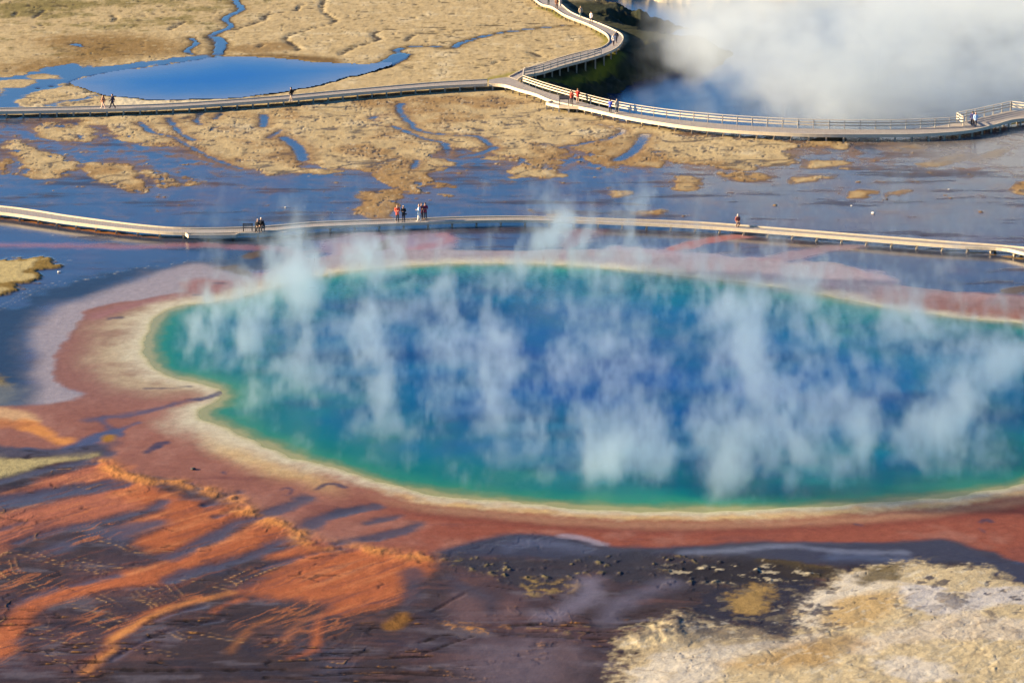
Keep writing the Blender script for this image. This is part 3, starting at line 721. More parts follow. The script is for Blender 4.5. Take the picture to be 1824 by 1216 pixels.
paint(mm * ml * 0.4, alb(130, 106, 88))
paint(dk2 * 0.55, alb(120, 98, 82))
mfine = fbm(X * 0.55 + 0.35 * Y, Y * 0.9 - 0.3 * X, 0.8, 4, 241, 0.65)
paint(mm * sst(mfine + 0.3 * n_03, 0.35, 0.9) * 0.4, alb(172, 142, 106))
paint(mm * sst(-mfine - 0.4 * n_03, 0.3, 0.8) * 0.5, alb(236, 220, 200))
paint(mm * sst(n_03 + 0.5 * mr + 0.3 * n_6, 0.7, 1.0) * 0.5, alb(110, 90, 78))
bank = inside(sd([(1112, 1145), (1135, 1118), (1175, 1106), (1216, 1090), (1235, 1110), (1225, 1140), (1140, 1150)]) + 0.5 * n_2, 3.0)
Hh += 0.28 * bank * (0.7 + 0.5 * n_2 + 0.3 * n_05)

# grain of the dry ground and the plain unevenness of everything
dryness = 1 - np.clip(WET, 0, 1)
Hh += dryness * RGH * (0.025 * n_2 + 0.012 * n_05) + dryness * gfar * (0.028 * grass_noise + 0.015 * rg_2 - 0.015)
gst = fbm(X * 0.45, Y, 0.9, 4, 261, 0.65)
dryA = gfar * dryness
fl = lines(X * 0.6 + 2.0 * n_6, Y * 0.8, 5.5, 0.04, 331) * sst(n_20 * 0.6 + n_2, 0.0, 0.4) + lines(X * 0.5, Y, 2.2, 0.05, 341) * sst(n_6 + 0.6 * n_2, 0.25, 0.6)
paint(dryA * np.clip(fl, 0, 1) * 0.8, DARK, 0.2)
Hh -= dryA * np.clip(fl, 0, 1) * 0.04
paint(dryA * sst(gst, 0.15, 0.7) * 0.5, alb(142, 116, 74))
paint(dryA * sst(-gst - 0.3 * n_03, 0.25, 0.8) * 0.55, alb(232, 206, 160))
paint(dryA * sst(gst + 0.5 * n_6 - 0.2, 0.35, 0.8) * 0.5, alb(104, 92, 52))
gcr = gfar * sst(rg_5 + 0.3 * n_2, 0.92, 1.1) * sst(n_20, -0.2, 0.3)
paint(gcr * 0.6, DARK, 0.2)
Hh -= 0.12 * gcr
A[:] = A * (1 + 0.10 * dryness[..., None] * n_05[..., None] + 0.12 * dryness[..., None] * n_03[..., None])
# the streams' scarp: ground above the ridge stands a little higher
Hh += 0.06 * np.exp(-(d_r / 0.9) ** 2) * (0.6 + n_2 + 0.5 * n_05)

# ---- the crater lake at the far right: banks and bed
LAKE_Z = -3.2
LAKE = [(1078, 2), (1092, 12), (1112, 22), (1150, 28), (1190, 40), (1229, 52), (1213, 57), (1165, 62), (1180, 70), (1216, 78), (1270, 88), (1335, 97), (1300, 115), (1230, 130), (1180, 142), (1140, 150), (1110, 168), (1100, 190), (1130, 215),
        (1200, 238), (1300, 250), (1450, 256), (1650, 252), (1770, 236), (1850, 228), (2100, 215), (2300, -20), (2100, -40), (1600, -12), (1450, 6), (1300, 5), (1200, 10), (1130, -6)]
d_lake = sd(LAKE, margin=24, z=LAKE_Z) + sst(V, 230, 190) * (1.5 * n_6 + 0.7 * n_2)
bank_m = sst(d_lake + 0.8 * n_6, 11.0, 1.0)
north = sst(V, 8, -10)
d_bw = sd([(925, 165), (934, 135), (1003, 118), (1071, 98), (1097, 87), (1109, 73), (1107, 62), (1089, 52), (1063, 41), (1038, 32), (1016, 22), (1000, 9), (975, -10), (900, -60), (860, 0), (900, 140)], margin=16, smooth=False)
right_side = sst(d_bw, 0.2, 1.2) * sst(U, 928, 945)
Vb = np.interp(ui, [900, 931, 1000, 1090, 1216, 1450, 1700, 1824, 2000], [149, 149, 172, 196, 215, 231, 228, 205, 205])[None, :]
behind = sst(V - Vb, 5, -1)
Hh += (LAKE_Z - 0.3) * sst(d_lake + 0.6 * n_2, 10.0, -0.5) * sst(d_bw, 0.3, 4.5)
Hh -= 1.5 * sst(-d_lake, 0, 5)
Hh += sst(d_lake, -0.5, 2.5) * sst(d_lake, 12, 7) * sst(d_bw, 1.0, 4.0) * right_side * behind * (0.55 * n_6 + 0.22 * n_2 + 0.08 * n_05)
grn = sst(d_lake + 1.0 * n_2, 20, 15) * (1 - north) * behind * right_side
paint(grn * 0.95, alb(46, 52, 34), 0.0)  # green bank, its shade painted in as a darker tone
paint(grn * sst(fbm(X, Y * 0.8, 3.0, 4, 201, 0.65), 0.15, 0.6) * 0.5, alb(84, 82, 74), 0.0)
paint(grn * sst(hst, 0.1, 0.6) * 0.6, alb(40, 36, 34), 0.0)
paint(sst(d_lake + 0.9 * n_2, 3.2, 0.8) * sst(V, 120, 140) * right_side * behind, np.array([0.02, 0.02, 0.02]), 0.2)  # dark rock of the steep bank, with its shade painted in near black
# moss beside the upper boardwalk
for pts in ([(940, 148), (985, 140), (1040, 124), (1080, 106), (1105, 92)], [(1078, 84), (1083, 74), (1076, 64), (1060, 54)], [(868, 142), (905, 134), (930, 126)], [(955, 14), (985, 20), (1000, 32)]):
    streak(pts, 1.4, 1.4, alb(150, 140, 40), 0.0, 0.5, amt=0.75)

# the pool's bed
d_farpool = sd([(383, 104), (333, 113), (267, 122), (200, 130), (143, 143), (133, 150), (160, 158), (187, 167), (233, 173), (283, 177), (350, 175), (417, 173), (467, 167), (517, 160), (567, 150), (608, 138), (650, 129), (690, 114), (650, 116), (608, 115), (567, 113), (500, 107), (433, 103)], margin=20) + 0.5 * n_2
Hh -= 0.5 * inside(d_farpool, 3.0)
Hh *= 1 - 0.9 * np.clip(WET, 0, 1) * sst(V, 700, 600) * sst(-d_lake, -12, -14)
Hh -= 0.06 * sst(-dps, -0.6, 0.3)
Hh -= 1.2 * sst(-d_pool, 0.2, 6)

# ------------------------------------------------------------------ meshes
def grid_object(name, X, Y, Z, mask=None):
    nv, nu = X.shape
    idx = np.arange(nv * nu).reshape(nv, nu)
    q = np.stack([idx[1:, :-1], idx[1:, 1:], idx[:-1, 1:], idx[:-1, :-1]], -1).reshape(-1, 4)
    remap = None
    if mask is not None:
        fm = (mask[1:, :-1] | mask[1:, 1:] | mask[:-1, 1:] | mask[:-1, :-1]).ravel()
        q = q[fm]
        used = np.unique(q)
        remap = np.zeros(nv * nu, np.int64)
        remap[used] = np.arange(len(used))
        q = remap[q]
        co = np.stack([X.ravel()[used], Y.ravel()[used], Z.ravel()[used]], -1)
    else:
        used = None
        co = np.stack([X.ravel(), Y.ravel(), Z.ravel()], -1)
    me = bpy.data.meshes.new(name)
    me.vertices.add(len(co))
    me.vertices.foreach_set('co', co.astype(np.float32).ravel())
    me.loops.add(q.size)
    me.loops.foreach_set('vertex_index', q.astype(np.int32).ravel())
    me.polygons.add(len(q))
    me.polygons.foreach_set('loop_start', np.arange(0, q.size, 4, dtype=np.int32))
    me.polygons.foreach_set('loop_total', np.full(len(q), 4, np.int32))
    me.update(calc_edges=True)
    me.polygons.foreach_set('use_smooth', np.ones(len(q), bool))
    o = bpy.data.objects.new(name, me)
    COL.objects.link(o)
    return o, used


def put_float(me, name, arr, used=None):
    a = arr.ravel()
    if used is not None:
        a = a[used]
    me.attributes.new(name, 'FLOAT', 'POINT').data.foreach_set('value', a.astype(np.float32))


def put_color(me, name, arr, used=None):
    a = arr.reshape(-1, 3)
    if used is not None:
        a = a[used]
    f = np.ones((len(a), 4), np.float32)
    f[:, :3] = a
    me.attributes.new(name, 'FLOAT_COLOR', 'POINT').data.foreach_set('color', f.ravel())


def nodes(mat):
    mat.use_nodes = True
    nt = mat.node_tree
    return nt, nt.nodes, nt.links, nt.nodes['Principled BSDF']


# apron of coarse cells out to the horizon
su = np.array([-12, -6, -3, -1.6, -1.0, -0.7, -0.5, -0.4, -0.33, -0.29])
sv_far = 1.0 / np.array([5200, 2600, 1500, 1000, 780, 640, 560, 505.])
sx = np.concatenate([su, ss, -su[::-1]])
dep = np.concatenate([1 / sv_far, depth, [depth[-1] * 0.93, depth[-1] * 0.85, depth[-1] * 0.7, depth[-1] * 0.5, depth[-1] * 0.35]])
ny0, ny1 = len(sv_far), 5
nx0 = len(su)


def padded(a):
    w = ((ny0, ny1), (nx0, nx0)) + (((0, 0),) if a.ndim == 3 else ())
    return np.pad(a, w, mode='edge')


yfull = (dep - CAM_H * SP) / CP
XX = sx[None, :] * dep[:, None]
YY = np.repeat(yfull[:, None], len(sx), 1)
ZZ = padded(Hh)
ground, _ = grid_object('ground', XX, YY, ZZ)
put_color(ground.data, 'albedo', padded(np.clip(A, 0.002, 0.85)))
put_float(ground.data, 'wet', padded(np.clip(WET, 0, 1)))
put_float(ground.data, 'grain', padded(RGH))
ground['kind'] = 'structure'

gm = bpy.data.materials.new('ground_mineral')
nt, nd, lk, bs = nodes(gm)


def N(t, **kw):
    n = nd.new(t)
    for k, v in kw.items():
        setattr(n, k, v)
    return n


def math_node(op, a, b=None, clamp=False):
    n = N('ShaderNodeMath', operation=op)
    n.use_clamp = clamp
    for i, v in enumerate((a, b)):
        if v is None:
            continue
        if isinstance(v, (int, float)):
            n.inputs[i].default_value = v
        else:
            lk.new(v, n.inputs[i])
    return n.outputs[0]


at_c = N('ShaderNodeAttribute', attribute_name='albedo')
at_w = N('ShaderNodeAttribute', attribute_name='wet')
at_g = N('ShaderNodeAttribute', attribute_name='grain')
geo = N('ShaderNodeNewGeometry')
nz1 = N('ShaderNodeTexNoise')
nz1.inputs['Scale'].default_value = 1.7
nz1.inputs['Detail'].default_value = 8
nz1.inputs['Roughness'].default_value = 0.68
lk.new(geo.outputs['Position'], nz1.inputs['Vector'])
nz2 = N('ShaderNodeTexNoise')
nz2.inputs['Scale'].default_value = 7.0
nz2.inputs['Detail'].default_value = 5
nz2.inputs['Roughness'].default_value = 0.65
lk.new(geo.outputs['Position'], nz2.inputs['Vector'])
vary = math_node('ADD', math_node('MULTIPLY', nz1.outputs[0], 0.5), math_node('MULTIPLY', nz2.outputs[0], 0.5))
vary = math_node('ADD', math_node('MULTIPLY', math_node('SUBTRACT', vary, 0.5), 1.1), 1.0)
mulc = N('ShaderNodeVectorMath', operation='SCALE')
lk.new(at_c.outputs['Color'], mulc.inputs[0])
lk.new(vary, mulc.inputs['Scale'])
lk.new(mulc.outputs[0], bs.inputs['Base Color'])
dryf = math_node('SUBTRACT', 1.0, math_node('MULTIPLY', at_w.outputs['Fac'], 1.3), True)
rough = math_node('ADD', math_node('MULTIPLY', dryf, 0.78), math_node('ADD', 0.10, math_node('MULTIPLY', nz1.outputs[0], 0.12)))
lk.new(rough, bs.inputs['Roughness'])
lk.new(math_node('ADD', math_node('MULTIPLY', math_node('POWER', at_w.outputs['Fac'], 2.5), 0.62), 0.04), bs.inputs['Specular IOR Level'])
bump = N('ShaderNodeBump')
bump.inputs['Distance'].default_value = 1.0
hgt = math_node('ADD', math_node('MULTIPLY', nz1.outputs[0], 0.16), math_node('MULTIPLY', nz2.outputs[0], 0.05))
bstr = math_node('ADD', math_node('MULTIPLY', math_node('MULTIPLY', dryf, at_g.outputs['Fac']), 0.32), 0.004)
lk.new(math_node('MULTIPLY', hgt, bstr), bump.inputs['Height'])
lk.new(bump.outputs[0], bs.inputs['Normal'])
ground.data.materials.append(gm)


def ramp_color(d, stops):
    """colour by distance inside the shore"""
    xs = [s[0] for s in stops]
    cs = np.array([lin(s[1]) for s in stops])
    return np.stack([np.interp(d, xs, cs[:, k]) for k in range(3)], -1)


def water_material(name, rough, bump_s, spec=0.5):
    m = bpy.data.materials.new(name)
    nt, nd, lk, bs = nodes(m)
    a = nd.new('ShaderNodeAttribute')
    a.attribute_name = 'albedo'
    lk.new(a.outputs['Color'], bs.inputs['Base Color'])
    bs.inputs['Roughness'].default_value = rough
    bs.inputs['IOR'].default_value = 1.33
    bs.inputs['Specular IOR Level'].default_value = spec
    g = nd.new('ShaderNodeNewGeometry')
    n = nd.new('ShaderNodeTexNoise')
    n.inputs['Scale'].default_value = 2.5
    n.inputs['Detail'].default_value = 4
    lk.new(g.outputs['Position'], n.inputs['Vector'])
    b = nd.new('ShaderNodeBump')
    b.inputs['Distance'].default_value = bump_s
    lk.new(n.outputs[0], b.inputs['Height'])
    lk.new(b.outputs[0], bs.inputs['Normal'])
    return m


# great pool
wob = 1 + 0.25 * n_6 + 0.15 * n_20
din = np.clip(-d_pool * wob + 0.5 * n_2 + sst(-d_pool, 2, 9) * (3.5 * n_6 + 2.0 * n_2), 0, 60)
pc = ramp_color(din, [(0, (170, 164, 108)), (0.5, (112, 142, 92)), (1.3, (44, 136, 106)), (2.8, (6, 122, 116)), (6, (0, 112, 130)), (11, (0, 104, 142)), (18, (0, 98, 152)), (28, (0, 86, 158))])
nearside = sst(Y, 215, 160)
pool, used = grid_object('hot_spring_water', X, Y, np.full_like(X, -0.012), d_pool < 0.8)
put_color(pool.data, 'albedo', pc / E_LIT * 0.95, used)
pool.data.materials.append(water_material('spring_water', 0.12, 0.02, 0.22))
pool['kind'] = 'structure'
# far pool
d_far = d_farpool
fpc = ramp_color(np.clip(-d_far + 1.2 * n_6, 0, 40), [(0, (120, 132, 165)), (2.5, (92, 120, 168)), (6, (58, 106, 170)), (11, (20, 92, 172)), (18, (4, 84, 174))])
farw, used = grid_object('far_pool_water', X, Y, np.full_like(X, 0.0) + 0.02, d_far < 0.3)
put_color(farw.data, 'albedo', fpc / E_LIT * 0.95, used)
farw.data.materials.append(water_material('far_pool_water', 0.1, 0.01, 0.2))
farw['kind'] = 'structure'
# crater lake
lake, used = grid_object('crater_lake_water', XX[:, :], YY[:, :], np.full_like(XX, LAKE_Z), padded(d_lake) < 6)
lk_c = np.zeros((len(used), 4), np.float32)
put_color(lake.data, 'albedo', np.repeat((lin((10, 62, 104)) / E_LIT)[None], len(used), 0))
lake.data.materials.append(water_material('lake_water', 0.1, 0.02))
lake['kind'] = 'structure'
#@@OBJECTS
# ------------------------------------------------------------------ building blocks for the objects
def ground_z(x, y):
    dp = y * CP + CAM_H * SP
    u = 912 + FPX * x / dp
    t = CAM_H / dp
    # v from depth: depth = H / (SP - dy*CP)
    dyq = (SP - t) / CP
    v = 608 - FPX * dyq
    i = int(np.clip(round((v - vi[0]) / STEP), 0, NV - 1))
    j = int(np.clip(round((u - ui[0]) / STEP), 0, NU - 1))
    return float(Hh[i, j])


class MB:
    def __init__(self):
        self.v, self.f = [], []

    def add(self, vs, fs):
        o = len(self.v)
        self.v += [tuple(p) for p in vs]
        self.f += [tuple(i + o for i in f) for f in fs]

    def beam(self, a, b, w, h, up=Vector((0, 0, 1)), ext=0.0):
        """box from a to b; a and b are at the middle of its ends; w across, h along up"""
        a, b = Vector(a), Vector(b)
        d = (b - a)
        if d.length < 1e-6:
            return
        d.normalize()
        a = a - d * ext
        b = b + d * ext
        s = d.cross(up)
        if s.length < 1e-4:
            s = Vector((1, 0, 0))
        s.normalize()
        n = s.cross(d).normalized()
        c = []
        for p in (a, b):
            for i, j in ((-1, -1), (1, -1), (1, 1), (-1, 1)):
                c.append(p + s * (w / 2 * i) + n * (h / 2 * j))
        self.add(c, [(0, 1, 2, 3), (7, 6, 5, 4), (0, 4, 5, 1), (1, 5, 6, 2), (2, 6, 7, 3), (3, 7, 4, 0)])

    def prism(self, quad_top, th):
        t = [Vector(p) for p in quad_top]
        n = len(t)
        b = [p - Vector((0, 0, th)) for p in t]
        self.add(t + b, [tuple(range(n)), tuple(range(2 * n - 1, n - 1, -1))] + [((i + 1) % n, i, i + n, (i + 1) % n + n) for i in range(n)])

    def strip(self, path, w, h, z0=0.0):
        """mitred bar that follows a path of points: w across, h tall, its bottom z0 above the path"""
        P = [Vector(p) for p in path]
        rings = []
        for i, p in enumerate(P):
            d = Vector((0, 0, 0))
            if i > 0:
                d += (P[i] - P[i - 1]).normalized()
            if i < len(P) - 1:
                d += (P[i + 1] - P[i]).normalized()
            d.z = 0
            d.normalize()
            s = Vector((d.y, -d.x, 0)) * (w / 2)
            rings += [p - s + Vector((0, 0, z0)), p + s + Vector((0, 0, z0)), p + s + Vector((0, 0, z0 + h)), p - s + Vector((0, 0, z0 + h))]
        fs = []
        for i in range(len(P) - 1):
            for k in range(4):
                fs.append((4 * i + k, 4 * i + (k + 1) % 4, 4 * i + 4 + (k + 1) % 4, 4 * i + 4 + k))
        fs += [(3, 2, 1, 0), tuple(4 * (len(P) - 1) + k for k in range(4))]
        self.add(rings, fs)

    def build(self, name, mat, parent=None, bevel=0.0, smooth=False, origin=None):
        me = bpy.data.meshes.new(name)
        vv = self.v if origin is None else [tuple(Vector(p) - Vector(origin)) for p in self.v]
        me.from_pydata(vv, [], self.f)
        bm = bmesh.new()
        bm.from_mesh(me)
        bmesh.ops.recalc_face_normals(bm, faces=bm.faces)
        if bevel:
            bmesh.ops.bevel(bm, geom=bm.edges[:], offset=bevel, segments=1, affect='EDGES')
        bm.to_mesh(me)
        bm.free()
        if smooth:
            me.polygons.foreach_set('use_smooth', [True] * len(me.polygons))
        me.materials.append(mat)
        o = bpy.data.objects.new(name, me)
        COL.objects.link(o)
        if parent is not None:
            o.parent = parent
            if origin is not None:
                o.location = origin
        elif origin is not None:
            o.location = origin
        return o


def thing(name, label, cat, loc=(0, 0, 0), rz=0.0, group=None):
    o = bpy.data.objects.new(name, None)
    o.empty_display_size = 0.3
    COL.objects.link(o)
    o.location = loc
    o.rotation_euler = (0, 0, rz)
    o['label'] = label
    o['category'] = cat
    if group:
        o['group'] = group
    return o


def wood(name, c1, c2, rough=0.8, sc_=3.0):
    m = bpy.data.materials.new(name)
    nt, nd, lk, bs = nodes(m)
    g = nd.new('ShaderNodeNewGeometry')
    n = nd.new('ShaderNodeTexNoise')
    n.inputs['Scale'].default_value = sc_
    n.inputs['Detail'].default_value = 6
    n.inputs['Roughness'].default_value = 0.7
    lk.new(g.outputs['Position'], n.inputs['Vector'])
    r = nd.new('ShaderNodeValToRGB')
    r.color_ramp.elements[0].position = 0.3
    r.color_ramp.elements[0].color = (*c1, 1)
    r.color_ramp.elements[1].position = 0.7
    r.color_ramp.elements[1].color = (*c2, 1)
    lk.new(n.outputs[0], r.inputs[0])
    lk.new(r.outputs[0], bs.inputs['Base Color'])
    bs.inputs['Roughness'].default_value = rough
    b = nd.new('ShaderNodeBump')
    b.inputs['Distance'].default_value = 0.01
    lk.new(n.outputs[0], b.inputs['Height'])
    lk.new(b.outputs[0], bs.inputs['Normal'])
    return m


W_DECK = wood('weathered_deck_wood', (0.20, 0.185, 0.17), (0.30, 0.275, 0.25), 0.75, 2.0)
W_EDGE = wood('pale_edge_wood', (0.48, 0.40, 0.28), (0.62, 0.53, 0.38), 0.7)
W_RAIL = wood('rail_wood', (0.42, 0.36, 0.27), (0.56, 0.49, 0.38), 0.7)
W_BEAM = wood('beam_wood', (0.26, 0.21, 0.15), (0.40, 0.33, 0.24), 0.85)
DARKW = wood('dark_stained_wood', (0.022, 0.020, 0.022), (0.045, 0.04, 0.04), 0.6)


def cum(P):
    L = [0.0]
    for a, b in zip(P[:-1], P[1:]):
        L.append(L[-1] + (Vector(b) - Vector(a)).length)
    return L


def at_len(P, L, s):
    s = max(0.0, min(L[-1], s))
    i = max(0, min(len(P) - 2, int(np.searchsorted(L, s, side='right')) - 1))
    f = (s - L[i]) / max(L[i + 1] - L[i], 1e-9)
    return Vector(P[i]).lerp(Vector(P[i + 1]), f)


def ribbon(parent, back_px, front_px, z, bay=2.0, skirt=True, kerb_back=True, kerb_front=True, name_deck='deck', nsp=6, fascia=0.24):
    """deck of planks between two edges (pixel traces at deck height z), with kerbs, a fascia and supports"""
    B = [tuple(p) + (z,) for p in spline([G(x, y, z)[:2] for x, y in back_px], nsp, False)]
    F = [tuple(p) + (z,) for p in spline([G(x, y, z)[:2] for x, y in front_px], nsp, False)]
    mid = [tuple((np.array(a) + np.array(b)) / 2) for a, b in zip(B, F)]
    L = cum(mid)
    tpar = np.array(L)

    def pair(s):
        i = max(0, min(len(L) - 2, int(np.searchsorted(tpar, s, side='right')) - 1))
        f = (s - L[i]) / max(L[i + 1] - L[i], 1e-9)
        return Vector(B[i]).lerp(Vector(B[i + 1]), f), Vector(F[i]).lerp(Vector(F[i + 1]), f)
    deck = MB()
    pl = 0.19
    n = max(2, int(L[-1] / pl))
    rr = random.Random(3)
    for k in range(n):
        b0, f0 = pair(k * L[-1] / n)
        b1, f1 = pair((k + 0.93) * L[-1] / n)
        dz = Vector((0, 0, rr.uniform(-0.004, 0.004)))
        deck.prism([b0 + dz, b1 + dz, f1 + dz, f0 + dz], 0.05)
    deck.build(name_deck, W_DECK, parent)
    for P, on, tag in ((B, kerb_back, 1), (F, kerb_front, -1)):
        if on:
            m = MB()
            m.strip(P, 0.12, 0.13, 0.006)
            m.build('kerb', W_EDGE, parent)
        m = MB()
        # fascia hangs below the deck, just outside its edge
        out = []
        for i, p in enumerate(P):
            q = Vector(B[i]) if P is F else Vector(F[i])
            d = (Vector(p) - q)
            d.normalize()
            out.append(Vector(p) + d * 0.035)
        m.strip(out, 0.05, fascia, -fascia - 0.002)
        m.build('fascia_board', W_EDGE if P is F else W_BEAM, parent)
    nb = int(L[-1] / bay)
    for k in range(nb + 1):
        s = (k + 0.3) * bay
        if s > L[-1]:
            break
        b, f = pair(s)
        d = (f - b).normalized()
        m = MB()
        a0, a1 = b + d * 0.10, f + d * 0.10
        m.beam(a0 - Vector((0, 0, 0.32)), a1 - Vector((0, 0, 0.32)), 0.16, 0.16)
        for q in (b + d * 0.35, f - d * 0.12):
            gz = min(ground_z(q.x, q.y), z - 0.45)
            m.beam(Vector((q.x, q.y, gz - 0.15)), Vector((q.x, q.y, z - 0.38)), 0.2, 0.2, Vector((0, 1, 0)))
        m.build('support', W_BEAM, parent)
    return B, F


def railing(parent, path_px, z, spacing=1.8, height=1.05, smooth=True, W=W_RAIL):
    P0 = [G(x, y, z)[:2] for x, y in path_px]
    P = [tuple(p) + (z,) for p in (spline(P0, 4, False) if smooth else P0)]
    m = MB()
    m.strip(P, 0.15, 0.06, height)
    top = m.build('railing', W, parent)
    for h in (0.36, 0.68):
        m = MB()
        m.strip(P, 0.05, 0.15, h)
        m.build('rail', W, top)
    L = cum(P)
    n = max(1, round(L[-1] / spacing))
    for k in range(n + 1):
        p = at_len(P, L, L[-1] * k / n)
        m = MB()
        m.beam(p + Vector((0, 0, -0.3)), p + Vector((0, 0, height - 0.003)), 0.1, 0.1, Vector((0, 1, 0)))
        m.build('post', W, top)
    return P


# ------------------------------------------------------------------ the three boardwalks
ZA = 0.75
bwA = thing('boardwalk', 'straight grey boardwalk without railings running past the small far blue pool', 'boardwalk', group='boardwalks')
ribbon(bwA, [(-420, 202), (-160, 196), (0, 194), (150, 191), (300, 186), (480, 174), (600, 163), (760, 149), (868, 142.5)],
       [(-420, 207.5), (-160, 201), (0, 200), (150, 197), (300, 192), (480, 180), (600, 169.5), (760, 156), (868, 150.5)], ZA, 2.0)
bwB = thing('boardwalk', 'curving boardwalk with a three-rail railing along the rim of the steaming crater', 'boardwalk', group='boardwalks')
ribbon(bwB, [(871, 142.3), (905, 138.5), (931.5, 149), (965, 161.5), (1000, 172), (1040, 183), (1090, 195.5), (1150, 206), (1216, 214.5), (1300, 222), (1400, 228), (1480, 230.5), (1560, 231), (1640, 228.5), (1706, 219), (1760, 207), (1800, 198), (1850, 200), (1960, 214), (2150, 238)],
       [(871, 150.5), (898, 152.5), (925, 160.5), (955, 169), (985, 181), (1030, 191), (1060, 197.5), (1120, 210.5), (1216, 225.5), (1300, 233.5), (1400, 239), (1480, 241), (1560, 241), (1640, 240), (1720, 234.5), (1770, 224), (1808, 214), (1850, 214), (1960, 226), (2150, 250)], ZA, 2.0, kerb_back=False)
# the bay that juts out by the sign
bay_px = [(985, 180), (973, 184), (996, 189.5), (1031, 191.2)]
m = MB()
m.prism([Vector(G(x, y, ZA - 0.008)) for x, y in bay_px][::-1], 0.05)
m.build('bay_deck', W_DECK, bwB)
m = MB()
m.strip([Vector(G(x, y, ZA)) for x, y in bay_px], 0.12, 0.36, -0.24)
m.build('kerb', W_EDGE, bwB)
for x, y in ((974, 184.3), (985, 187.2), (996, 189.6), (1013, 190.6)):
    p = Vector(G(x, y, ZA))
    m = MB()
    m.beam(Vector((p.x, p.y + 0.1, ground_z(p.x, p.y) - 0.15)), Vector((p.x, p.y + 0.1, ZA - 0.245)), 0.2, 0.2, Vector((0, 1, 0)))
    m.build('support', W_EDGE, bwB)
# the arm that climbs away to the top of the picture
ribbon(bwB, [(907, 137.4), (933, 124.5), (966, 114), (1005, 101.5), (1045, 91.5), (1067, 87), (1081, 79.5), (1085, 72), (1081, 62.5), (1068, 54), (1045, 43), (1021, 34), (1003, 26), (984, 14), (966, 9), (953, 0), (925, -24)],
       [(922, 142.5), (934.5, 135.5), (964, 130), (1003, 118), (1042, 107.5), (1071, 98.5), (1097, 87), (1109, 73), (1107, 62.5), (1089, 52), (1063, 41), (1038, 32), (1016, 22), (1000, 9), (989, 0), (975, -10), (950, -34)], ZA, 2.2, name_deck='deck', nsp=5)
railing(bwB, [(1071, 98.5), (1042, 107.5), (1003, 118), (964, 130), (934.5, 136)], ZA, 1.9)
railing(bwB, [(933, 136.6), (931, 149)], ZA, 3.0, smooth=False)
railing(bwB, [(931.5, 149.4), (965, 161), (1000, 171.5), (1040, 182.5), (1090, 195), (1150, 205.5), (1216, 214), (1300, 221.5), (1400, 227.5), (1480, 230), (1560, 230.5), (1640, 228.5), (1716, 224.5)], ZA, 1.8)
railing(bwB, [(1715, 224), (1704, 217.5)], ZA, 3.0, smooth=False)
railing(bwB, [(1704.5, 217), (1750, 207.5), (1800, 196.5)], ZA, 1.9, smooth=False)
railing(bwB, [(1801, 196.5), (1850, 202), (1960, 213), (2150, 237)], ZA, 1.9, smooth=False)
ZC = 0.55
bwC = thing('boardwalk', 'low pale boardwalk without railings passing just behind the great steaming pool', 'boardwalk', group='boardwalks')
ribbon(bwC, [(-400, 330), (-150, 354), (0, 368.5), (60, 376), (130, 387), (250, 402), (340, 408), (460, 405.5), (560, 397.5), (700, 392.5), (850, 387.5), (960, 387.5), (1100, 391.5), (1250, 397.5), (1400, 409), (1550, 421), (1700, 432.5), (1800, 440), (1850, 447), (1990, 472), (2200, 512)],
       [(-400, 342), (-150, 366), (0, 380), (60, 388), (130, 398), (250, 411.5), (340, 416.5), (460, 414), (560, 405.5), (700, 400), (850, 394.5), (960, 394), (1100, 398), (1250, 405), (1400, 416), (1550, 428), (1700, 439.5), (1785, 444), (1835, 454), (1990, 482), (2200, 523)], ZC, 2.4, fascia=0.15, kerb_back=True)
# widened platform with the benches
m = MB()
plat = [(330, 415.5), (336, 420), (419, 419.5), (426, 416.5), (505, 415.5), (515, 410)]
m.prism([Vector(G(x, y, ZC - 0.008)) for x, y in plat][::-1], 0.05)
m.build('bay_deck', W_DECK, bwC)
m = MB()
m.strip([Vector(G(x, y, ZC)) for x, y in plat[:-1]], 0.12, 0.33, -0.22)
m.build('kerb', W_EDGE, bwC)

# ------------------------------------------------------------------ benches and the sign
def make_bench(loc, rz, label, L=1.05):
    t = thing('bench', label, 'bench', loc, rz, 'benches on the near boardwalk')
    m = MB()
    for k in range(3):
        m.beam((-L / 2, -0.13 + 0.13 * k, 0.44), (L / 2, -0.13 + 0.13 * k, 0.44), 0.115, 0.06)
    m.build('seat', DARKW, t, 0.006)
    m = MB()
    for k in range(2):
        m.beam((-L / 2, 0.21, 0.60 + 0.14 * k), (L / 2, 0.21, 0.60 + 0.14 * k), 0.04, 0.11)
    m.build('backrest', DARKW, t, 0.005)
    for sx in (-1, 1):
        m = MB()
        x = sx * (L / 2 - 0.08)
        m.beam((x, -0.17, 0.0), (x, -0.17, 0.41), 0.07, 0.07, Vector((0, 1, 0)))
        m.beam((x, 0.17, 0.0), (x, 0.21, 0.82), 0.07, 0.05, Vector((0, 1, 0)))
        m.beam((x, -0.205, 0.38), (x, 0.145, 0.38), 0.045, 0.05)
        m.build('leg', DARKW, t)
    return t


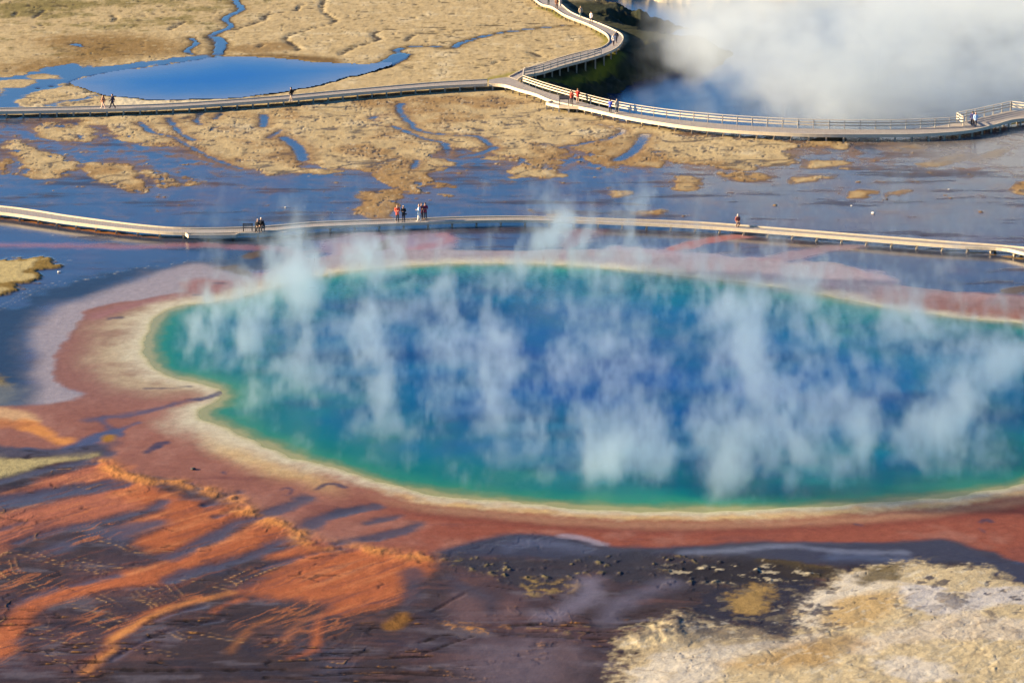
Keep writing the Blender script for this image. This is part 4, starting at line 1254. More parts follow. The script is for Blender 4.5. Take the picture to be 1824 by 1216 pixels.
bA = G(441.5, 413.2, ZC)
bB = G(463, 413.6, ZC)
make_bench(bA, math.radians(2), 'empty dark wooden bench beside the seated couple on the near boardwalk', 1.0)
make_bench(bB, math.radians(2), 'dark wooden bench carrying the seated couple on the near boardwalk', 1.0)
sg = thing('interpretive_sign', 'dark slanted information panel on two legs in the bay of the railed boardwalk', 'sign', G(1005, 189, ZA))
m = MB()
m.beam((-0.62, -0.25, 0.92), (0.62, -0.25, 0.92), 0.07, 0.07)
m.add([(-0.62, -0.32, 0.90), (0.62, -0.32, 0.90), (0.62, 0.30, 1.22), (-0.62, 0.30, 1.22), (-0.62, -0.32, 0.84), (0.62, -0.32, 0.84), (0.62, 0.30, 1.16), (-0.62, 0.30, 1.16)],
      [(0, 1, 2, 3), (7, 6, 5, 4), (0, 4, 5, 1), (1, 5, 6, 2), (2, 6, 7, 3), (3, 7, 4, 0)])
m.build('panel', DARKW, sg)
for sx in (-1, 1):
    m = MB()
    m.beam((sx * 0.55, 0.0, 0.0), (sx * 0.55, 0.0, 0.98), 0.09, 0.09, Vector((0, 1, 0)))
    m.beam((sx * 0.55, -0.25, 0.03), (sx * 0.55, 0.25, 0.03), 0.09, 0.06)
    m.build('leg', DARKW, sg)

# ------------------------------------------------------------------ stones on the flats
STONE_P = wood('pale_stone', (0.55, 0.52, 0.47), (0.72, 0.69, 0.63), 0.85, 8)
STONE_D = wood('dark_stone', (0.03, 0.028, 0.026), (0.07, 0.06, 0.055), 0.8, 8)


def stone(px, py, size, mat, label, seed):
    x, y, _ = G(px, py)
    bm = bmesh.new()
    bmesh.ops.create_icosphere(bm, subdivisions=3, radius=1.0)
    r = random.Random(seed)
    ax = [Vector((r.uniform(-1, 1), r.uniform(-1, 1), r.uniform(-1, 1))).normalized() for _ in range(14)]
    cut = [r.uniform(0.55, 0.9) for _ in ax]
    for v in bm.verts:
        for a, c in zip(ax, cut):
            d = v.co.dot(a)
            if d > c:
                v.co -= a * (d - c) * 0.9
    for v in bm.verts:
        v.co = Vector((v.co.x * size, v.co.y * size * 0.8, v.co.z * size * 0.55))
    me = bpy.data.meshes.new('stone')
    bm.to_mesh(me)
    bm.free()
    me.materials.append(mat)
    o = bpy.data.objects.new('stone', me)
    COL.objects.link(o)
    o.location = (x, y, ground_z(x, y) + size * 0.25)
    o['label'] = label
    o['category'] = 'stone'
    o['group'] = 'loose stones on the wet flats'


stone(509, 370, 0.16, STONE_P, 'small white stone on the wet flat behind the seated couple', 1)
stone(1555, 380.5, 0.22, STONE_P, 'white flat stone on the blue wet flat right of the crouching person', 2)
stone(1517, 367, 0.13, STONE_P, 'tiny white stone on the blue flat, left of the dark stone', 3)
stone(1580, 355, 0.18, STONE_D, 'dark stone on the blue wet flat below the railed boardwalk', 4)
stone(1690, 338, 0.14, STONE_P, 'small pale stone on the wet flat, rightmost of the loose stones', 5)
stone(106, 485, 0.2, STONE_P, 'small pale stone at the edge of the navy runoff left of the great pool', 6)
stone(344, 836, 0.2, STONE_D, 'dark stone on the reddish ground left of the great pool', 7)

# ------------------------------------------------------------------ people
def mat_plain(name, c, rough=0.85):
    m = bpy.data.materials.new(name)
    nt, nd, lk, bs = nodes(m)
    n = nd.new('ShaderNodeTexNoise')
    n.inputs['Scale'].default_value = 14
    n.inputs['Detail'].default_value = 3
    g = nd.new('ShaderNodeNewGeometry')
    lk.new(g.outputs['Position'], n.inputs['Vector'])
    mx = nd.new('ShaderNodeMix')
    mx.data_type = 'RGBA'
    mx.inputs['A'].default_value = (c[0] * 0.75, c[1] * 0.75, c[2] * 0.75, 1)
    mx.inputs['B'].default_value = (min(1, c[0] * 1.2), min(1, c[1] * 1.2), min(1, c[2] * 1.2), 1)
    lk.new(n.outputs[0], mx.inputs['Factor'])
    lk.new(mx.outputs['Result'], bs.inputs['Base Color'])
    bs.inputs['Roughness'].default_value = rough
    return m


SKIN = mat_plain('skin', (0.52, 0.33, 0.24), 0.6)
PAL = {}


def cloth(c):
    if c not in PAL:
        PAL[c] = mat_plain('fabric', c)
    return PAL[c]


BLACK, NAVYC, DKBRN = (0.007, 0.006, 0.008), (0.02, 0.025, 0.06), (0.05, 0.028, 0.018)


def skin_mesh(name, joints, edges, mat, parent, root=0, sub=1):
    me = bpy.data.meshes.new(name)
    names = list(joints)
    me.from_pydata([joints[k][:3] for k in names], [(names.index(a), names.index(b)) for a, b in edges], [])
    o = bpy.data.objects.new(name, me)
    COL.objects.link(o)
    o.modifiers.new('skin', 'SKIN').use_smooth_shade = True
    if not me.skin_vertices:
        bm = bmesh.new()
        bm.from_mesh(me)
        bm.verts.layers.skin.verify()
        bm.to_mesh(me)
        bm.free()
    for i, k in enumerate(names):
        j = joints[k]
        r = j[3]
        me.skin_vertices[0].data[i].radius = (r, r) if not isinstance(r, tuple) else r
        me.skin_vertices[0].data[i].use_root = (i == root)
    s = o.modifiers.new('sub', 'SUBSURF')
    s.levels = sub
    dg = bpy.context.evaluated_depsgraph_get()
    new = bpy.data.meshes.new_from_object(o.evaluated_get(dg))
    o.modifiers.clear()
    o.data = new
    bpy.data.meshes.remove(me)
    new.name = name
    new.materials.clear()
    new.materials.append(mat)
    o.parent = parent
    return o


def person(px, py, z, height, facing, label, top, legs, hair=DKBRN, stride=0.0, arms='down', sit=False, long_hair=False, coat=0.0, sleeves=True, shoes=BLACK, hat=None, skirt=None, lean=0.0, crouch=False, group=None):
    """facing in degrees: 0 looks away from the camera, 180 towards it"""
    x, y, _ = G(px, py, z)
    t = thing('person', label, 'person', (x, y, z), math.radians(facing), group)
    k = height / 1.72
    J = {}
    ln = lean
    J['pelvis'] = (0, 0, .93, .125)
    J['belly'] = (0, .01 + ln * .2, 1.08, .118)
    J['chest'] = (0, .01 + ln * .5, 1.28, .135)
    J['collar'] = (0, ln * .75, 1.43, .085)
    J['neck'] = (0, .01 + ln * .85, 1.49, .052)
    J['jaw'] = (0, .035 + ln, 1.55, .068)
    J['brow'] = (0, .02 + ln, 1.63, .092)
    J['crown'] = (0, .01 + ln, 1.70, .045)
    J['nose'] = (0, .115 + ln, 1.585, .014)
    drop = 0.0
    for s, q in ((-1, 'l'), (1, 'r')):
        st = stride * s
        J['hip' + q] = (s * .085, 0, .89, .085)
        if sit:
            J['knee' + q] = (s * .11, .42, .90, .065)
            J['shin' + q] = (s * .11, .44, .68, .056)
            J['ankle' + q] = (s * .11, .42, .52, .042)
            J['toe' + q] = (s * .12, .60, .47, .034)
        elif crouch:
            J['knee' + q] = (s * .15, .36, .86, .065)
            J['shin' + q] = (s * .13, .16, .66, .056)
            J['ankle' + q] = (s * .11, .02, .48, .042)
            J['toe' + q] = (s * .12, .18, .43, .034)
        else:
            J['knee' + q] = (s * .10, st * .22 + abs(st) * .06, .50, .065)
            J['shin' + q] = (s * .10, st * .30, .32, .056)
            J['ankle' + q] = (s * .10, st * .42, .09, .042)
            J['toe' + q] = (s * .115, st * .42 + .16, .035, .034)
        J['sh' + q] = (s * .165, ln * .7, 1.40, .066)
        if arms == 'down':
            J['elbow' + q] = (s * .235, -st * .10 + ln * .5 - .02, 1.13, .045)
            J['wrist' + q] = (s * .235, -st * .26 + ln * .4 + .05, .89, .034)
            hd = Vector((0, .25, -1)).normalized()
        elif arms == 'front':
            J['elbow' + q] = (s * .24, -.02 + ln * .4, 1.14, .045)
            J['wrist' + q] = (s * .10, .24 + ln * .5, 1.16, .034)
            hd = Vector((-s * .6, .6, .1)).normalized()
        elif arms == 'rail':
            J['elbow' + q] = (s * .24, .12 + ln * .6, 1.16, .045)
            J['wrist' + q] = (s * .18, .36 + ln * .6, 1.08, .034)
            hd = Vector((0, 1, -.2)).normalized()
        elif arms == 'lap':
            J['elbow' + q] = (s * .23, .02, 1.12, .045)
            J['wrist' + q] = (s * .12, .24, 1.03, .034)
            hd = Vector((-s * .4, 1, -.2)).normalized()
        elif arms == 'photo':
            J['elbow' + q] = (s * .26, .10 + ln, 1.22, .045)
            J['wrist' + q] = (s * .11, .26 + ln, 1.48, .034)
            hd = Vector((-s * .5, .4, .8)).normalized()
        w = Vector(J['wrist' + q][:3])
        J['palm' + q] = (*(w + hd * .075), .030)
        side = hd.cross(Vector((s, 0, 0)))
        if side.length < .1:
            side = Vector((0, 1, 0))
        side.normalize()
        for i, (off, ln_) in enumerate(((-.030, .060), (-.010, .072), (.010, .068), (.028, .052))):
            b = w + hd * .11 + side * off
            J['f%d%s' % (i, q)] = (*b, .010)
            J['t%d%s' % (i, q)] = (*(b + hd * ln_ * .8 + Vector((-s * .018, 0, 0))), .008)
        J['th0' + q] = (*(w + hd * .055 - side * .045), .012)
        J['th1' + q] = (*(w + hd * .095 - side * .062), .009)
    J = {n: (v[0] * k, v[1] * k, v[2] * k, v[3] * k) for n, v in J.items()}
    if sit or crouch:
        d = (.93 - .56) * k if sit else (.48 - .07) * k
        J = {n: (v[0], v[1], v[2] - d, v[3]) for n, v in J.items()}
    E = [('pelvis', 'belly'), ('belly', 'chest'), ('chest', 'collar'), ('collar', 'neck'), ('neck', 'jaw'), ('jaw', 'brow'), ('brow', 'crown'), ('jaw', 'nose')]
    for q in 'lr':
        E += [('pelvis', 'hip' + q), ('hip' + q, 'knee' + q), ('knee' + q, 'shin' + q), ('shin' + q, 'ankle' + q), ('ankle' + q, 'toe' + q), ('collar', 'sh' + q), ('sh' + q, 'elbow' + q), ('elbow' + q, 'wrist' + q), ('wrist' + q, 'palm' + q)]
        for i in range(4):
            E += [('palm' + q, 'f%d%s' % (i, q)), ('f%d%s' % (i, q), 't%d%s' % (i, q))]
        E += [('palm' + q, 'th0' + q), ('th0' + q, 'th1' + q)]
    skin_mesh('body', J, E, SKIN, t)

    def grow(names, by, over=None):
        return {n: (J[n][0], J[n][1], J[n][2], J[n][3] + by * k) for n in names}
    # jacket or shirt
    n = ['pelvis', 'belly', 'chest', 'collar'] + [a + q for q in 'lr' for a in ('sh', 'elbow')] + (['wristl', 'wristr'] if sleeves else [])
    D = grow(n, .034)
    e = [('pelvis', 'belly'), ('belly', 'chest'), ('chest', 'collar')] + [('collar', 'sh' + q) for q in 'lr'] + [('sh' + q, 'elbow' + q) for q in 'lr'] + ([('elbow' + q, 'wrist' + q) for q in 'lr'] if sleeves else [])
    if not coat and not sit and not crouch:
        coat = .09
    if coat:
        c = D['pelvis']
        D['hem'] = (c[0], c[1], c[2] - coat * k, c[3] + (.03 if coat > .2 else -.004) * k)
        e.append(('pelvis', 'hem'))
    skin_mesh('coat' if coat > .2 else 'jacket', D, e, cloth(top), t)
    if skirt:
        c = D['pelvis']
        S = {'a': (c[0], c[1], c[2] + .02 * k, c[3] - .01), 'b': (c[0], c[1], c[2] - .3 * k, .2 * k), 'c': (c[0], c[1], c[2] - .62 * k, .24 * k)}
        skin_mesh('skirt', S, [('a', 'b'), ('b', 'c')], cloth(skirt), t)
    n = ['pelvis'] + [a + q for q in 'lr' for a in ('hip', 'knee', 'shin', 'ankle')]
    D = grow(n, .018)
    D['waist'] = (J['belly'][0], J['belly'][1], J['belly'][2] - .04 * k, .11 * k)
    e = [('pelvis', 'waist')] + [('pelvis', 'hip' + q) for q in 'lr'] + [('hip' + q, 'knee' + q) for q in 'lr'] + [('knee' + q, 'shin' + q) for q in 'lr'] + [('shin' + q, 'ankle' + q) for q in 'lr']
    skin_mesh('trousers', D, e, cloth(legs), t)
    for q in 'lr':
        a, b = J['ankle' + q], J['toe' + q]
        S = {'heel': (a[0], a[1] - .03 * k, b[2] + .012 * k, .048 * k), 'arch': (a[0], a[1] + .07 * k, b[2] + .008 * k, .046 * k), 'tip': (b[0], b[1] + .04 * k, b[2] + .004 * k, .038 * k)}
        skin_mesh('shoe', S, [('heel', 'arch'), ('arch', 'tip')], cloth(shoes), t)
    b, jw = J['brow'], J['jaw']

    def cap(name, mat, grow_, brim=False, back=0.0):
        # a shell over the skull, open over the face
        bm = bmesh.new()
        bmesh.ops.create_icosphere(bm, subdivisions=3, radius=1.0)
        cut = []
        for v in bm.verts:
            q = v.co.copy()
            face = q.y > 0.25 and q.z < 0.42
            low = q.z < (-0.75 if not brim else 0.05)
            if face or low:
                cut.append(v)
                continue
            v.co = Vector((q.x * .088 * grow_, q.y * .102 * grow_ - .012, q.z * .112 * grow_ + (.0 if q.z > 0 else 0))) * k
            if back and q.y < 0.1 and q.z < 0.1:
                dz = (0.1 - q.z)
                v.co.z -= back * dz * k
                v.co.y -= back * dz * .25 * k
        bmesh.ops.delete(bm, geom=cut, context='VERTS')
        if brim:
            vs = [bm.verts.new((math.sin(a) * .085 * k, (.06 + math.cos(a) * .11) * k, .012 * k)) for a in np.linspace(-1.2, 1.2, 9)]
            w = [bm.verts.new((math.sin(a) * .085 * k, .07 * k, .026 * k)) for a in np.linspace(-1.2, 1.2, 9)]
            for a in range(8):
                bm.faces.new((vs[a], vs[a + 1], w[a + 1], w[a]))
        me = bpy.data.meshes.new(name)
        bm.to_mesh(me)
        bm.free()
        me.polygons.foreach_set('use_smooth', [True] * len(me.polygons))
        me.materials.append(mat)
        o = bpy.data.objects.new(name, me)
        COL.objects.link(o)
        o.parent = t
        o.location = (b[0], b[1] - .008 * k, b[2] - .012 * k)
    cap('hair', cloth(hair), 1.10, back=.22 if long_hair else 0.0)
    if hat:
        cap('hat', cloth(hat), 1.2, brim=True)
    return t


PP = [
    dict(px=184.5, py=193.5, z=ZA, height=1.66, facing=75, label='person with long brown hair, tan top and pale trousers on the far boardwalk', top=(.42, .20, .12), legs=(.62, .42, .33), hair=(.10, .035, .02), long_hair=True, stride=.8, shoes=(.6, .5, .42)),
    dict(px=201, py=193.5, z=ZA, height=1.78, facing=80, label='person in navy top and dark trousers walking with the long-haired one in tan', top=(.03, .03, .07), legs=(.03, .025, .05), stride=.9),
    dict(px=519, py=180.5, z=ZA, height=1.75, facing=70, label='person in black with a big backpack and pale trousers near the far pool', top=BLACK, legs=(.45, .33, .24), hair=BLACK, stride=.5, shoes=(.5, .45, .4)),
    dict(px=977, py=9.5, z=ZA, height=1.72, facing=150, label='person in dark teal at the top edge where the curving boardwalk leaves the picture', top=(.03, .06, .08), legs=(.02, .03, .04)),
    dict(px=991.5, py=17, z=ZA, height=1.78, facing=170, label='person in brown beside a pale-dressed person near the top of the curving boardwalk', top=(.20, .09, .05), legs=(.10, .06, .04), stride=.4),
    dict(px=997.5, py=15, z=ZA, height=1.66, facing=170, label='person in pale dress with bare arms beside the person in brown', top=(.55, .50, .42), legs=(.5, .45, .38), skirt=(.55, .52, .45), sleeves=False, long_hair=True, hair=(.25, .15, .08)),
    dict(px=1034, py=32, z=ZA, height=1.74, facing=200, label='person in tan top and green-blue trousers walking on the upper bend', top=(.48, .38, .26), legs=(.10, .17, .17), stride=.6, hair=(.3, .2, .1)),
    dict(px=1053, py=41.5, z=ZA, height=1.70, facing=150, label='person in loose white top and dark trousers on the upper boardwalk', top=(.72, .66, .62), legs=NAVYC, stride=.5, coat=.1),
    dict(px=1093, py=82, z=ZA, height=1.68, facing=20, label='person in white top and dark trousers at the bend, nearer of the walking pair', top=(.72, .68, .64), legs=(.05, .03, .04), stride=.5, hair=(.35, .25, .15)),
    dict(px=1098, py=76.5, z=ZA, height=1.70, facing=20, label='person in dark clothes and white cap at the bend of the boardwalk', top=(.05, .05, .08), legs=(.03, .03, .05), stride=.5, hat=(.75, .75, .78)),
    dict(px=1018, py=185.5, z=ZA, height=1.72, facing=330, label='person in dull red jacket and dark trousers standing right beside the sign', top=(.30, .05, .03), legs=(.03, .02, .025), hair=(.06, .03, .02)),
    dict(px=1029, py=184, z=ZA, height=1.80, facing=340, label='person in bright red jacket and pale trousers at the railing by the sign', top=(.50, .03, .02), legs=(.42, .30, .22), hair=(.25, .14, .08), arms='front'),
    dict(px=1087, py=201, z=ZA, height=1.62, facing=340, label='person in bright blue jacket and black trousers at the crater railing', top=(.05, .09, .50), legs=BLACK, hair=(.08, .05, .03), arms='front'),
    dict(px=1098.5, py=202.5, z=ZA, height=1.76, facing=20, label='person in pale grey jacket next to the one in blue at the railing', top=(.36, .35, .32), legs=(.05, .07, .08), hair=(.3, .24, .18), shoes=(.5, .45, .4)),
    dict(px=1731.5, py=224.5, z=ZA, height=1.76, facing=350, label='person in dark blue jacket, left of the pair at the far right corner', top=(.03, .035, .14), legs=BLACK, arms='down'),
    dict(px=1737, py=225.5, z=ZA, height=1.66, facing=0, label='person in pale blue jacket, right of the pair at the far right corner', top=(.38, .55, .78), legs=(.03, .03, .05), hair=(.35, .2, .15)),
    dict(px=459.7, py=413.5, z=ZC, height=1.66, facing=184, label='fair-haired person in black seated on the bench, left of the couple', top=BLACK, legs=BLACK, hair=(.50, .38, .28), sit=True, arms='lap'),
    dict(px=466.0, py=413.5, z=ZC, height=1.84, facing=172, label='white-haired person in black seated on the bench, taller of the couple', top=BLACK, legs=(.02, .02, .022), hair=(.62, .58, .52), sit=True, arms='lap'),
    dict(px=708, py=396, z=ZC, height=1.74, facing=195, label='person in orange-red jacket and black trousers standing on the near boardwalk', top=(.80, .075, .02), legs=(.03, .02, .028), hair=(.18, .10, .06), arms='front'),
    dict(px=719, py=395.5, z=ZC, height=1.64, facing=165, label='blond person in black jacket standing beside the one in orange-red', top=BLACK, legs=(.03, .025, .035), hair=(.55, .36, .18), long_hair=True, arms='front'),
    dict(px=747, py=395, z=ZC, height=1.76, facing=80, label='person in pale blue long coat and white trousers on the near boardwalk', top=(.42, .58, .68), legs=(.72, .70, .64), hair=(.3, .2, .12), coat=.36, arms='front', shoes=(.6, .55, .5), stride=.4),
    dict(px=751, py=392.5, z=ZC, height=1.74, facing=210, label='person in dark red half hidden behind the pale blue coat', top=(.22, .05, .05), legs=(.05, .03, .03), hair=(.08, .04, .03), arms='front'),
    dict(px=757.5, py=391.5, z=ZC, height=1.72, facing=190, label='person in maroon jacket and dark cap standing on the near boardwalk', top=(.28, .012, .055), legs=(.02, .025, .045), hat=(.02, .02, .04), arms='front'),
    dict(px=1313, py=404, z=ZC, height=1.70, facing=200, label='person in red-brown jacket crouching alone on the near boardwalk', top=(.26, .07, .05), legs=(.12, .06, .05), hair=(.55, .5, .48), crouch=True, arms='lap', lean=.1),
]
for p in PP:
    person(**p)

# the pack carried by the walker near the far pool
x, y, _ = G(520.5, 180.5, ZA)
S = {'a': (0, 0, -.17, (.14, .13)), 'b': (0, 0, .05, (.16, .15)), 'c': (0, .02, .26, (.12, .11))}
bp = skin_mesh('backpack', S, [('a', 'b'), ('b', 'c')], cloth((.012, .012, .014)), None)
fa = math.radians(70)
back = Vector((math.sin(fa), -math.cos(fa), 0)) * 0.27
pxw = Vector(G(519, 180.5, ZA)) + back
bp.location = (pxw.x, pxw.y, ZA + 1.25)
bp.rotation_euler = (0, 0, fa)
bp['label'] = 'bulky black backpack on the back of the walker near the far pool'
bp['category'] = 'backpack'
# handbag of the blond person
S = {'a': (0, 0, -.10, (.11, .07)), 'b': (0, 0, .10, (.09, .05))}
hb = skin_mesh('shoulder_bag', S, [('a', 'b')], cloth((.02, .018, .02)), None)
q = Vector(G(719, 395.5, ZC))
hb.location = (q.x + 0.24, q.y - 0.05, ZC + 0.82)
hb['label'] = 'dark shoulder bag hanging at the side of the blond person in black'
hb['category'] = 'bag'
#@@STEAM
# ------------------------------------------------------------------ steam: real volumes with a density at every voxel
def vnoise(shape, ext, lam, octv, seed, gain=0.55):
    """value noise on a voxel block; lam = feature size (x, y, z) in metres"""
    rg = np.random.default_rng(seed)
    out = np.zeros(shape, np.float32)
    amp, tot = 1.0, 0.0
    lam = np.array(lam, float)
    for o in range(octv):
        cells = [max(2, int(math.ceil(ext[k] / lam[k])) + 2) for k in range(3)]
        a = rg.random(cells).astype(np.float32) * 2 - 1
        for k in range(3):
            t = np.linspace(0, ext[k] / lam[k], shape[k]) + rg.random() * 0.9
            i = np.clip(np.floor(t).astype(int), 0, cells[k] - 2)
            f = np.clip(t - i, 0, 1)
            f = (f * f * (3 - 2 * f)).astype(np.float32)
            sh = [1, 1, 1]
            sh[k] = -1
            f = f.reshape(sh)
            a = np.take(a, i, axis=k) * (1 - f) + np.take(a, i + 1, axis=k) * f
        out += amp * a
        tot += amp
        amp *= gain
        lam = lam * 0.5
    return out / tot * 1.6


def steam_material(name, col, aniso):
    m = bpy.data.materials.new(name)
    m.use_nodes = True
    n = m.node_tree
    n.nodes.remove(n.nodes['Principled BSDF'])
    p = n.nodes.new('ShaderNodeVolumePrincipled')
    p.inputs['Density'].default_value = 1.0
    p.inputs['Color'].default_value = (*col, 1)
    p.inputs['Anisotropy'].default_value = aniso
    n.links.new(p.outputs[0], n.nodes['Material Output'].inputs['Volume'])
    return m


def steam_object(name, mn, mx, dens, mat):
    nx, ny, nz = dens.shape
    mn = np.array(mn, float)
    mx = np.array(mx, float)
    gx, gy, gz = np.meshgrid(np.linspace(mn[0], mx[0], nx), np.linspace(mn[1], mx[1], ny), np.linspace(mn[2], mx[2], nz), indexing='ij')
    pts = np.stack([gx, gy, gz], -1).reshape(-1, 3).astype(np.float32)
    me = bpy.data.meshes.new(name)
    me.vertices.add(len(pts))
    me.vertices.foreach_set('co', pts.ravel())
    me.attributes.new('density', 'FLOAT', 'POINT').data.foreach_set('value', dens.astype(np.float32).ravel())
    me.materials.append(mat)
    o = bpy.data.objects.new(name, me)
    COL.objects.link(o)
    g = bpy.data.node_groups.new(name, 'GeometryNodeTree')
    g.interface.new_socket('Geometry', in_out='INPUT', socket_type='NodeSocketGeometry')
    g.interface.new_socket('Geometry', in_out='OUTPUT', socket_type='NodeSocketGeometry')
    n, k = g.nodes, g.links
    gi, go = n.new('NodeGroupInput'), n.new('NodeGroupOutput')
    vc = n.new('GeometryNodeVolumeCube')
    vc.inputs['Min'].default_value = mn
    vc.inputs['Max'].default_value = mx
    for ax, r in zip('XYZ', (nx, ny, nz)):
        vc.inputs['Resolution ' + ax].default_value = r
    pos = n.new('GeometryNodeInputPosition')

    def vm(op, a, v):
        q = n.new('ShaderNodeVectorMath')
        q.operation = op
        k.new(a, q.inputs[0])
        if v is not None:
            q.inputs[1].default_value = v
        return q
    q = vm('SUBTRACT', pos.outputs[0], mn)
    q = vm('DIVIDE', q.outputs[0], (mx - mn) / np.array([nx - 1, ny - 1, nz - 1]))
    q = vm('ADD', q.outputs[0], (.5, .5, .5))
    q = vm('FLOOR', q.outputs[0], None)
    q = vm('DOT_PRODUCT', q.outputs[0], (ny * nz, nz, 1))
    ti = n.new('FunctionNodeFloatToInt')
    k.new(q.outputs['Value'], ti.inputs[0])
    na = n.new('GeometryNodeInputNamedAttribute')
    na.data_type = 'FLOAT'
    na.inputs['Name'].default_value = 'density'
    si = n.new('GeometryNodeSampleIndex')
    si.data_type = 'FLOAT'
    si.clamp = True
    k.new(gi.outputs[0], si.inputs['Geometry'])
    k.new(na.outputs['Attribute'], si.inputs['Value'])
    k.new(ti.outputs[0], si.inputs['Index'])
    k.new(si.outputs[0], vc.inputs['Density'])
    sm = n.new('GeometryNodeSetMaterial')
    sm.inputs['Material'].default_value = mat
    k.new(vc.outputs[0], sm.inputs[0])
    k.new(sm.outputs[0], go.inputs[0])
    o.modifiers.new(name, 'NODES').node_group = g
    o['kind'] = 'stuff'
    return o


def in_poly(px, py, w):
    ins = np.zeros(px.shape, bool)
    for i in range(len(w)):
        ax, ay = w[i]
        bx, by = w[(i + 1) % len(w)]
        if ay != by:
            ins ^= ((ay > py) != (by > py)) & (px < (bx - ax) * (py - ay) / (by - ay) + ax)
    return ins


# steam rising off the great pool
mn, mx = np.array([-36., 138., 0.05]), np.array([64., 236., 19.])
shp = (400, 190, 64)
ext = mx - mn
ax_ = [np.linspace(mn[k], mx[k], shp[k]).astype(np.float32) for k in range(3)]
gx = ax_[0][:, None, None]
gy = ax_[1][None, :, None]
gz = ax_[2][None, None, :]
wisp = vnoise(shp, ext, (2.4, 4.0, 4.6), 4, 3, 0.78)
puff = vnoise(shp, ext, (6.0, 9.0, 9.0), 5, 4, 0.68)
bigp = vnoise(shp, ext, (22., 26., 30.), 2, 5)
warp = vnoise(shp, ext, (9., 12., 8.), 3, 6)
# distance inside the shore on the voxel footprint
fx, fy = np.meshgrid(ax_[0], ax_[1], indexing='ij')
wp = spline(world(SHORE), 4)
dd = np.full(fx.shape, 1e9, np.float32)
for i in range(len(wp)):
    a, b = wp[i], wp[(i + 1) % len(wp)]
    e = b - a
    t = np.clip(((fx - a[0]) * e[0] + (fy - a[1]) * e[1]) / (e @ e + 1e-9), 0, 1)
    dd = np.minimum(dd, np.hypot(fx - a[0] - t * e[0], fy - a[1] - t * e[1]))
dd = np.where(in_poly(fx, fy, wp), dd, -dd)
foot = sst(dd, -1.0, 3.5)[:, :, None]
ii, jj, kk = np.meshgrid(np.arange(shp[0]), np.arange(shp[1]), np.arange(shp[2]), indexing='ij')


def warped(a, d1, d2, amt):
    # pull the noise about by two other fields, so that it curls
    return a[np.clip(ii + (d1 * amt / ext[0] * shp[0]).astype(np.int32), 0, shp[0] - 1), np.clip(jj + (d2 * amt / ext[1] * shp[1]).astype(np.int32), 0, shp[1] - 1), np.clip(kk + ((d1 - d2) * 0.5 * amt / ext[2] * shp[2]).astype(np.int32), 0, shp[2] - 1)]


w1 = vnoise(shp, ext, (3.0, 5.0, 4.0), 2, 7)
w2 = vnoise(shp, ext, (3.2, 5.2, 3.6), 2, 8)
wisp = warped(wisp, w1, w2, 1.5)
thread = 1 - np.abs(warped(vnoise(shp, ext, (3.0, 5.0, 6.5), 3, 9, 0.6), w2, w1, 1.2)) * 2.6
del ii, jj, kk
field = 0.72 * wisp + 0.34 * puff + 0.18 * bigp + 0.36 * thread
colf = np.zeros(shp, np.float32)
cols = [(890, 770, 425, 2.6, 1.0), (930, 700, 470, 2.2, .6), (840, 740, 560, 2.4, .7), (465, 800, 470, 1.5, .55), (560, 700, 470, 1.5, .3), (680, 730, 520, 2.4, .5), (640, 660, 550, 2.4, .5), (1040, 720, 560, 3.2, .6), (1090, 850, 680, 2.8, .75),
        (1150, 500, 320, 2.6, .5), (1165, 545, 410, 2.6, .75), (1350, 720, 500, 4.0, .7), (1300, 900, 620, 3.0, .65), (1500, 800, 540, 3.6, .55), (1400, 890, 700, 2.2, .7), (1650, 760, 480, 2.2, .45), (1780, 700, 490, 2.2, .45), (1750, 850, 720, 1.8, .4),
        (330, 640, 540, 1.0, .35), (800, 890, 760, 2.0, .45), (620, 830, 690, 2.2, .35), (930, 500, 290, 3.4, .55), (1400, 560, 400, 4.5, .4), (1300, 530, 330, 3.0, .3), (1680, 560, 330, 3.5, .22), (1240, 780, 600, 3.0, .6), (1560, 700, 560, 3.0, .45),
        (740, 640, 500, 2.0, .4), (970, 640, 480, 2.4, .5), (590, 470, 410, 1.6, .25), (1060, 880, 780, 1.4, .5), (1190, 880, 760, 1.6, .5), (1610, 890, 740, 1.4, .4), (1480, 620, 520, 2.4, .4), (520, 800, 720, 1.0, .3), (440, 640, 520, 1.4, .3), (1500, 500, 380, 3.0, .4), (1745, 540, 330, 2.2, .4), (900, 740, 420, 3.4, 1.15), (880, 620, 400, 2.6, 1.1), (620, 490, 390, 3.0, .5), (760, 480, 380, 3.0, .5), (1040, 480, 350, 4.0, .6), (1280, 505, 380, 4.0, .6), (1400, 520, 400, 3.6, .6), (1600, 560, 420, 4.0, .5), (480, 530, 430, 2.6, .3), (350, 560, 480, 2.4, .3)]
for px, y0, y1, r, st in cols:
    bx, by, _ = G(px, y0)
    h = (y0 - y1) / (pix_per_m(y0) * 0.95)
    zz = gz / h
    rad = r * (0.35 + 0.95 * np.clip(zz, 0, 1.3))
    cxx = bx + warp * 0.9
    q = ((gx - cxx) ** 2 + ((gy - by) * 0.7) ** 2) / (rad * rad)
    colf = np.maximum(colf, st * np.exp(-q * 0.6) * sst(zz, 1.25, 0.5))
near_wisps = sst(gy, 172, 150) * np.exp(-gz / 2.6) * 0.16 + sst(gx, 12, 26) * 0.06
low_layer = foot * (np.exp(-gz / 5.5) * 0.62 + near_wisps)
base = low_layer + 0.62 * colf
dens = 0.80 * np.clip(field * 1.15 + base - 0.84, 0, 0.75) ** 1.1 * np.clip(base * 3, 0, 1) * sst(gz, -0.3, 0.9)
dens *= 0.35 + 0.65 * np.exp(-gz / 9.0)
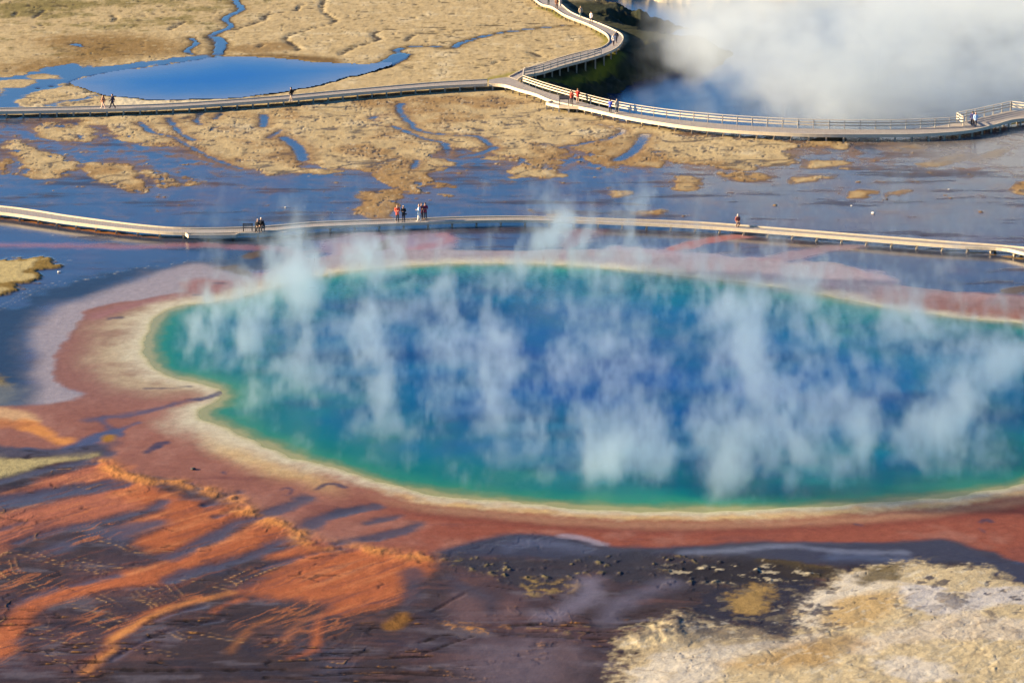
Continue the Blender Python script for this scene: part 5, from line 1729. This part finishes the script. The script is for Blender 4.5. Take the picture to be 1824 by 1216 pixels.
dens *= sst(gx, mx[0], mx[0] - 5) * sst(gx, mn[0], mn[0] + 3) * sst(gz, mx[2], mx[2] - 4)
steam_white = steam_material('steam_vapour', (0.75, 0.88, 0.96), 0.74)
pool_steam = steam_object('pool_steam', mn, mx, np.clip(dens, 0, 3), steam_white)

# steam off the crater lake
mn, mx = np.array([6., 268., -3.1]), np.array([150., 470., 27.])
shp = (240, 220, 56)
ext = mx - mn
ax_ = [np.linspace(mn[k], mx[k], shp[k]).astype(np.float32) for k in range(3)]
gx = ax_[0][:, None, None]
gy = ax_[1][None, :, None]
gz = ax_[2][None, None, :]
b1 = vnoise(shp, ext, (14., 17., 12.), 5, 13, 0.62)
b1 = b1 * 0.85 + 0.35 * (np.abs(vnoise(shp, ext, (8., 10., 7.), 4, 15, 0.6)) * 2.6 - 0.9)
b2 = vnoise(shp, ext, (50., 60., 40.), 2, 14)
lft = -5 + 0.33 * (gy - 270) + 0.25 * gz
bias = sst((gx - lft) / 40, -0.05, 1.0) * 0.9 - 0.30
fx, fy = np.meshgrid(ax_[0], ax_[1], indexing='ij')
wl = world(LAKE, LAKE_Z)
dd = np.full(fx.shape, 1e9, np.float32)
for i in range(len(wl)):
    a, b = wl[i], wl[(i + 1) % len(wl)]
    e = b - a
    t = np.clip(((fx - a[0]) * e[0] + (fy - a[1]) * e[1]) / (e @ e + 1e-9), 0, 1)
    dd = np.minimum(dd, np.hypot(fx - a[0] - t * e[0], fy - a[1] - t * e[1]))
dd = np.where(in_poly(fx, fy, wl), dd, -dd)[:, :, None]
cd = np.clip((b1 * 1.25 + b2 * 0.5 + bias - 0.10) * 1.6, 0, 1.3)
cd = cd * sst(dd, 1.0, 6.0) * sst(gx, mn[0], mn[0] + 6) * sst(gz, 26, 13) * sst(gx, mx[0], mx[0] - 15) * sst(gy, mx[1], mx[1] - 20)
crater_white = steam_material('crater_vapour', (0.88, 0.94, 0.96), 0.55)
crater_steam = steam_object('crater_steam', mn, mx, 0.058 * cd, crater_white)
